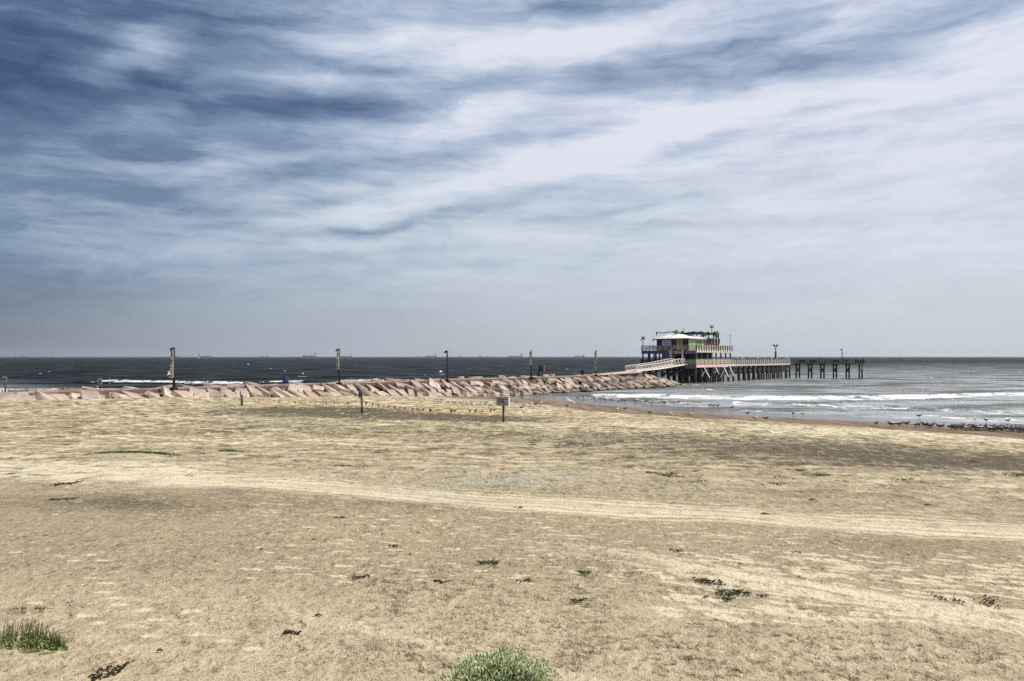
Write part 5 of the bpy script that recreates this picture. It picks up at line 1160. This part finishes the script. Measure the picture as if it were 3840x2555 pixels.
# mound bush at the lower edge, about a metre high, its foot below the frame
bx_, by_ = (1880-1920)/F*11.0, 11.0; bz = zg(bx_, by_); o = empty('round_bush', (bx_, by_, bz)); tag(o, 'rounded grey green bush cut off by the lower edge', 'bush')
lf = MB(); tw = MB(); ztop = HC-(2448-HOR)/F*11.0-bz
for i in range(12000):
    u = rnd.random(); a = rnd.uniform(0, 6.283); q = rnd.random()**.5; ph = q*math.pi/2
    rr_ = 1.0+.42*(fbm(np.array([a*3.2]), np.array([ph*4]), 3, 90)[0]-.5)*2; dpt = 1-.22*rnd.random()**2
    nx, ny, nz = math.sin(ph)*math.cos(a), math.sin(ph)*math.sin(a), math.cos(ph)
    p = Vector((nx*.94*rr_*dpt, ny*.88*rr_*dpt, nz*ztop*(.94+.06*rr_)*dpt)); d = Vector((nx+rnd.uniform(-.7, .7), ny+rnd.uniform(-.7, .7), nz+rnd.uniform(-.2, .9)))
    blade(lf, p, d, rnd.uniform(.028, .05), .012, .5)
for i in range(160):
    a = rnd.uniform(0, 6.28); e = rnd.uniform(.3, 1.4); tw.tube([(0, 0, .05), (math.cos(a)*math.sin(e)*.9, math.sin(a)*math.sin(e)*.8, math.cos(e)*ztop*.86)], [.012, .004], 4)
lf.build('leaves', bushm, o); tw.build('twigs', bushd, o)
sheet('inner_shade', lambda u, v: (.82*math.sin(v*math.pi/2)*math.cos(u*6.2832), .75*math.sin(v*math.pi/2)*math.sin(u*6.2832), ztop*.80*math.cos(v*math.pi/2)), 24, 8, mat('bush_shade_dark', (.02, .025, .014), .9), o)  # dark dome added inside: shade among the leaves put into its colour
# creeping sprigs
def sprig(px, py, wpx, hpx, label, n, sd, group=None, m_=None, sc=1.0):
    r_ = random.Random(sd); x, y, z = at(px, py); W_ = wpx/F*y; Dp = hpx*y*y/(5.4*F)*.5; o = empty('creeping_plant', (x, y, z)); tag(o, label, 'plant', group); b = MB()
    for i in range(n):
        u = r_.uniform(-.5, .5)*W_; v = r_.uniform(-.5, .5)*Dp; L = r_.uniform(.05, .14)*sc; a = r_.uniform(-.4, .4)+(math.pi if r_.random() < .5 else 0)
        g0 = zg(x+u, y+v)-z; b.tube([(u, v, g0+.01), (u+L*math.cos(a), v+L*math.sin(a)*.5, g0+.03+L*r_.uniform(.1, .5))], [.006, .004], 4)
        for k_ in range(5):
            t_ = r_.random(); rnd.seed(sd*100+i*5+k_); blade(b, (u+L*math.cos(a)*t_, v+L*math.sin(a)*t_*.5, g0+.03+L*.3*t_), (r_.uniform(-1, 1), r_.uniform(-1, 1), r_.uniform(.2, 1)), .045*sc, .011*sc)
    b.build('leaves', m_ or vine, o); return o
sprig(2745, 2232, 110, 42, 'dark green creeping sprig on the sand at right', 70, 1); sprig(2860, 2243, 30, 12, 'tiny detached tip right of the creeping sprig', 8, 2); sprig(2727, 2255, 30, 18, 'lower hanging shoot under the creeping sprig', 14, 12)
sprig(1830, 2117, 72, 20, 'small black green tuft in the middle of the beach', 40, 3, 'small tufts on the open beach'); sprig(2168, 2260, 34, 22, 'small green tuft above and right of the round bush', 16, 4, 'small tufts on the open beach')
sprig(2190, 2153, 38, 14, 'flat dark tuft right of the middle tuft', 16, 5, 'small tufts on the open beach'); sprig(1275, 1947, 40, 10, 'flat dark tuft left of the middle on pale flecks', 14, 6, 'small tufts on the open beach'); sprig(1480, 2054, 34, 9, 'faint dark tuft below the pale tracks', 10, 7, 'small tufts on the open beach')
def ridge_plant(px0, px1, py, arch, label, n, sd):
    r_ = random.Random(sd); x, y, z = at((px0+px1)/2, py); W_ = (px1-px0)/F*y; o = empty('vine_ridge', (x, y, z)); tag(o, label, 'plant', 'vines trailing over low sand ridges'); b = MB()
    mo = MB(); nx_ = 24; vs = []; fs = []
    for i in range(nx_+1):
        for j in range(9):
            u = (i/nx_-.5)*W_*1.05; v = (j/8-.5)*1.6; hgt = arch*max(0, 1-(2*u/W_)**2)*max(0, 1-(v/.8)**2); vs.append((u, v, zg(x+u, y+v)-z+hgt-.03))
    for i in range(nx_):
        for j in range(8): fs.append((i*9+j, i*9+9+j, i*9+10+j, i*9+j+1))
    mo.add(vs, fs).build('sand_ridge', bpy.data.materials['beach_ridge'] if 'beach_ridge' in bpy.data.materials else mat('beach_ridge', (.36, .29, .18), .95, .12, 3, .02, 12), o, True)
    for i in range(n):
        u = r_.gauss(0, .28)*W_; u = max(-.5*W_, min(.5*W_, u)); v = r_.uniform(-.25, .3); g0 = zg(x+u, y+v)-z+arch*max(0, 1-(2*u/W_)**2)*max(0, 1-(v/.8)**2)
        b.tube([(u, v, g0-.02), (u+r_.uniform(-.3, .3), v+r_.uniform(-.15, .05), g0+r_.uniform(.0, .05))], .012, 4)
        for k_ in range(3): rnd.seed(i*7+k_+sd*991); blade(b, (u+r_.uniform(-.1, .1), v, g0), (r_.uniform(-1, 1), r_.uniform(-1, 1), .5), .09, .02)
    b.build('vine', vine, o)
ridge_plant(325, 672, 1706, .17, 'long dark vine trailing over a low sand ridge at left', 260, 1); ridge_plant(808, 905, 1695, .06, 'short dark vine ridge right of the long one', 50, 2)
rnd.seed(99)
# dark wrack patches and sticks, each lying by itself
wr = mat('dry_black_wrack', (.028, .022, .016), .95, .4, 8); wood = mat('grey_brown_driftwood', (.10, .075, .05), .9, .3, 5, stretch=(1, 6, 6))
def wrack(px, py, wpx, hpx, label, n=40):
    x, y, z = at(px, py); W_ = wpx/F*y; Dp = max(.04, hpx*y*y/(5.6*F)); b = MB()
    for i in range(n):
        u = rnd.uniform(-.5, .5)*W_; v = rnd.gauss(0, .28)*Dp+Dp*.25*math.sin(u/W_*5+px); L = rnd.uniform(.015, .05)*(1+y/30); a = rnd.uniform(-.6, .6)
        g0 = zg(x+u, y+v)-z+.01; s_ = rnd.uniform(.004, .011)*(1+y/25); b.tube([(u, v, g0), (u+L*math.cos(a), v+L*math.sin(a), g0+rnd.uniform(.0, .03))], [s_, s_*.5], 4)
    o = b.build('seaweed_patch', wr, None, loc=(x, y, z)); tag(o, label, 'seaweed', 'dark seaweed patches on the sand')
for a in [(245,1815,70,12,'thick black seaweed patch at the left below the pale track',90), (190,1822,50,7,'thin seaweed trail just left of the thick patch',30), (232,1873,90,9,'flat dark seaweed strip under the thick patch',50), (55,1789,35,5,'small seaweed bit at the left edge by the pale track',18), (700,1785,60,8,'faint seaweed patch near the trail of lugs',26),
          (280,2270,88,22,'speckled dark patch above the green clump',110), (395,2525,90,52,'arched trail of black crumbs at the lower left',150), (1090,2376,62,14,'small dark speckled patch left of the bush',60), (2655,2183,100,20,'arched dark crumbs above the creeping sprig',100), (2600,2350,80,30,'round dark speckled patch right of the bush',80),
          (3150,1806,60,5,'seaweed line at right, nearest the grey hollow',24), (2480,1778,110,12,'dark stick litter left of the centre line at right',70), (2560,1790,130,14,'broad mat of twigs and weed on the right beach',90), (2640,1807,120,9,'twig litter under the broad mat',60), (2870,1812,150,12,'long line of twigs on the right beach',80), (2930,1793,70,8,'small twig patch above the long line',30),
          (3380,1800,150,10,'weed line by the grey hollow at right',60), (3820,1785,90,12,'weed heap at the right edge',60), (3080,1783,70,6,'thin weed strip right of the twig mats',20), (2970,1762,40,5,'tiny weed strip above the twig mats',14), (2600,1835,40,6,'weed scrap below the twig litter',14),
          (3720,2260,110,40,'dark scraps on the pale bank at lower right',60), (3560,2250,80,30,'dark scraps left on the pale bank',50), (3450,2430,60,14,'faint dark patch under the pale bank',20), (1350,2165,60,16,'faint dark patch left of the middle tuft',30), (1960,2180,50,8,'small dark patch below the middle tuft',18), (1650,2182,60,10,'row of dark crumbs left below the middle tuft',26),
          (2980,2075,40,8,'dark scrap above the sprig',14), (2530,2065,50,9,'dark crumbs near the pale flecks',18), (1940,1905,28,5,'dark spot under the pale tracks',12), (1690,1793,60,5,'dark dashes on the bluish pan',14), (3290,1690,50,4,'dark dash on the far right beach',10), (2905,1684,20,5,'dark lump on the right beach',12), (2250,1700,60,4,'dark dash in the middle distance',10), (1300,1747,120,5,'row of crumbs left of the bluish pan',30), (1660,1744,90,5,'row of crumbs right of the first row',22)]:
    wrack(*a)
STK = [(2870,1929,30,-.12,'dark stick on the pale track at right'), (3480,1895,24,.0,'dark stick right of the middle track'), (3100,1783,60,.05,'long dark plank like stick on the right beach'), (2800,1671,12,.1,'small dark chunk beyond the sticks'), (600,2445,26,-.05,'thin stick left of the bush'), (1195,2312,30,.0,'pale brown stick left of the bush top'), (1680,2545,26,.2,'small twig left foot of the round bush'), (1420,1700,40,.02,'far stick near the middle'),
       (2650,2243,24,.1,'thin twig left of the creeping sprig'), (3050,1875,26,0,'short stick on the upper pale track'), (3650,1731,26,0,'dark stick far right'), (1180,2028,30,-.3,'slanted twig by the lug marks'), (980,2063,18,-.5,'short slanted twig under the lug marks'), (2620,1768,50,.1,'driftwood stick above the twig mat'), (3010,1765,40,.05,'driftwood stick right of the mat'), (2770,1766,40,.1,'thin stick between the mats')]
for px, py, wpx, a, lab in STK:
    x, y, z = at(px, py); L = wpx/F*y; b = MB().tube([(-L/2, 0, .02), (-L*.1, .02, .035), (L/2, L*.06, .02)], [.012+y*.0006, .014+y*.0007, .008], 6)
    o = b.build('driftwood_stick', wood, None, loc=(x, y, z)); o.rotation_euler = (0, 0, a*2); tag(o, lab, 'driftwood', 'sticks lying on the sand')
x, y, z = at(3393, 2470); o = MB().add([(0, 0, .01), (.05, .01, .012), (.055, .05, .03), (.01, .045, .025), (.03, .03, .045)], [(0, 1, 4), (1, 2, 4), (2, 3, 4), (3, 0, 4), (3, 2, 1, 0)]).build('litter_scrap', mat('bright_yellow_plastic', (.85, .80, .02), .4), None, loc=(x, y, z)); tag(o, 'tiny bright yellow scrap on the sand at lower right', 'litter')

# ================================================================== HAZE
hz_ = MB().box((0, 5500, 34.5), (26000, 13600, 101)).build('haze', None); tag(hz_, kind='stuff')
hm = bpy.data.materials.new('sea_haze'); hm.use_nodes = True; t = hm.node_tree; t.nodes.remove(t.nodes['Principled BSDF'])
pv = N(t, 'ShaderNodeVolumePrincipled'); pv.inputs['Color'].default_value = (.80, .86, .93, 1); pv.inputs['Density'].default_value = 4.2e-5; pv.inputs['Anisotropy'].default_value = .2
LK(t, pv.outputs[0], t.nodes['Material Output'].inputs['Volume']); hz_.data.materials.append(hm)
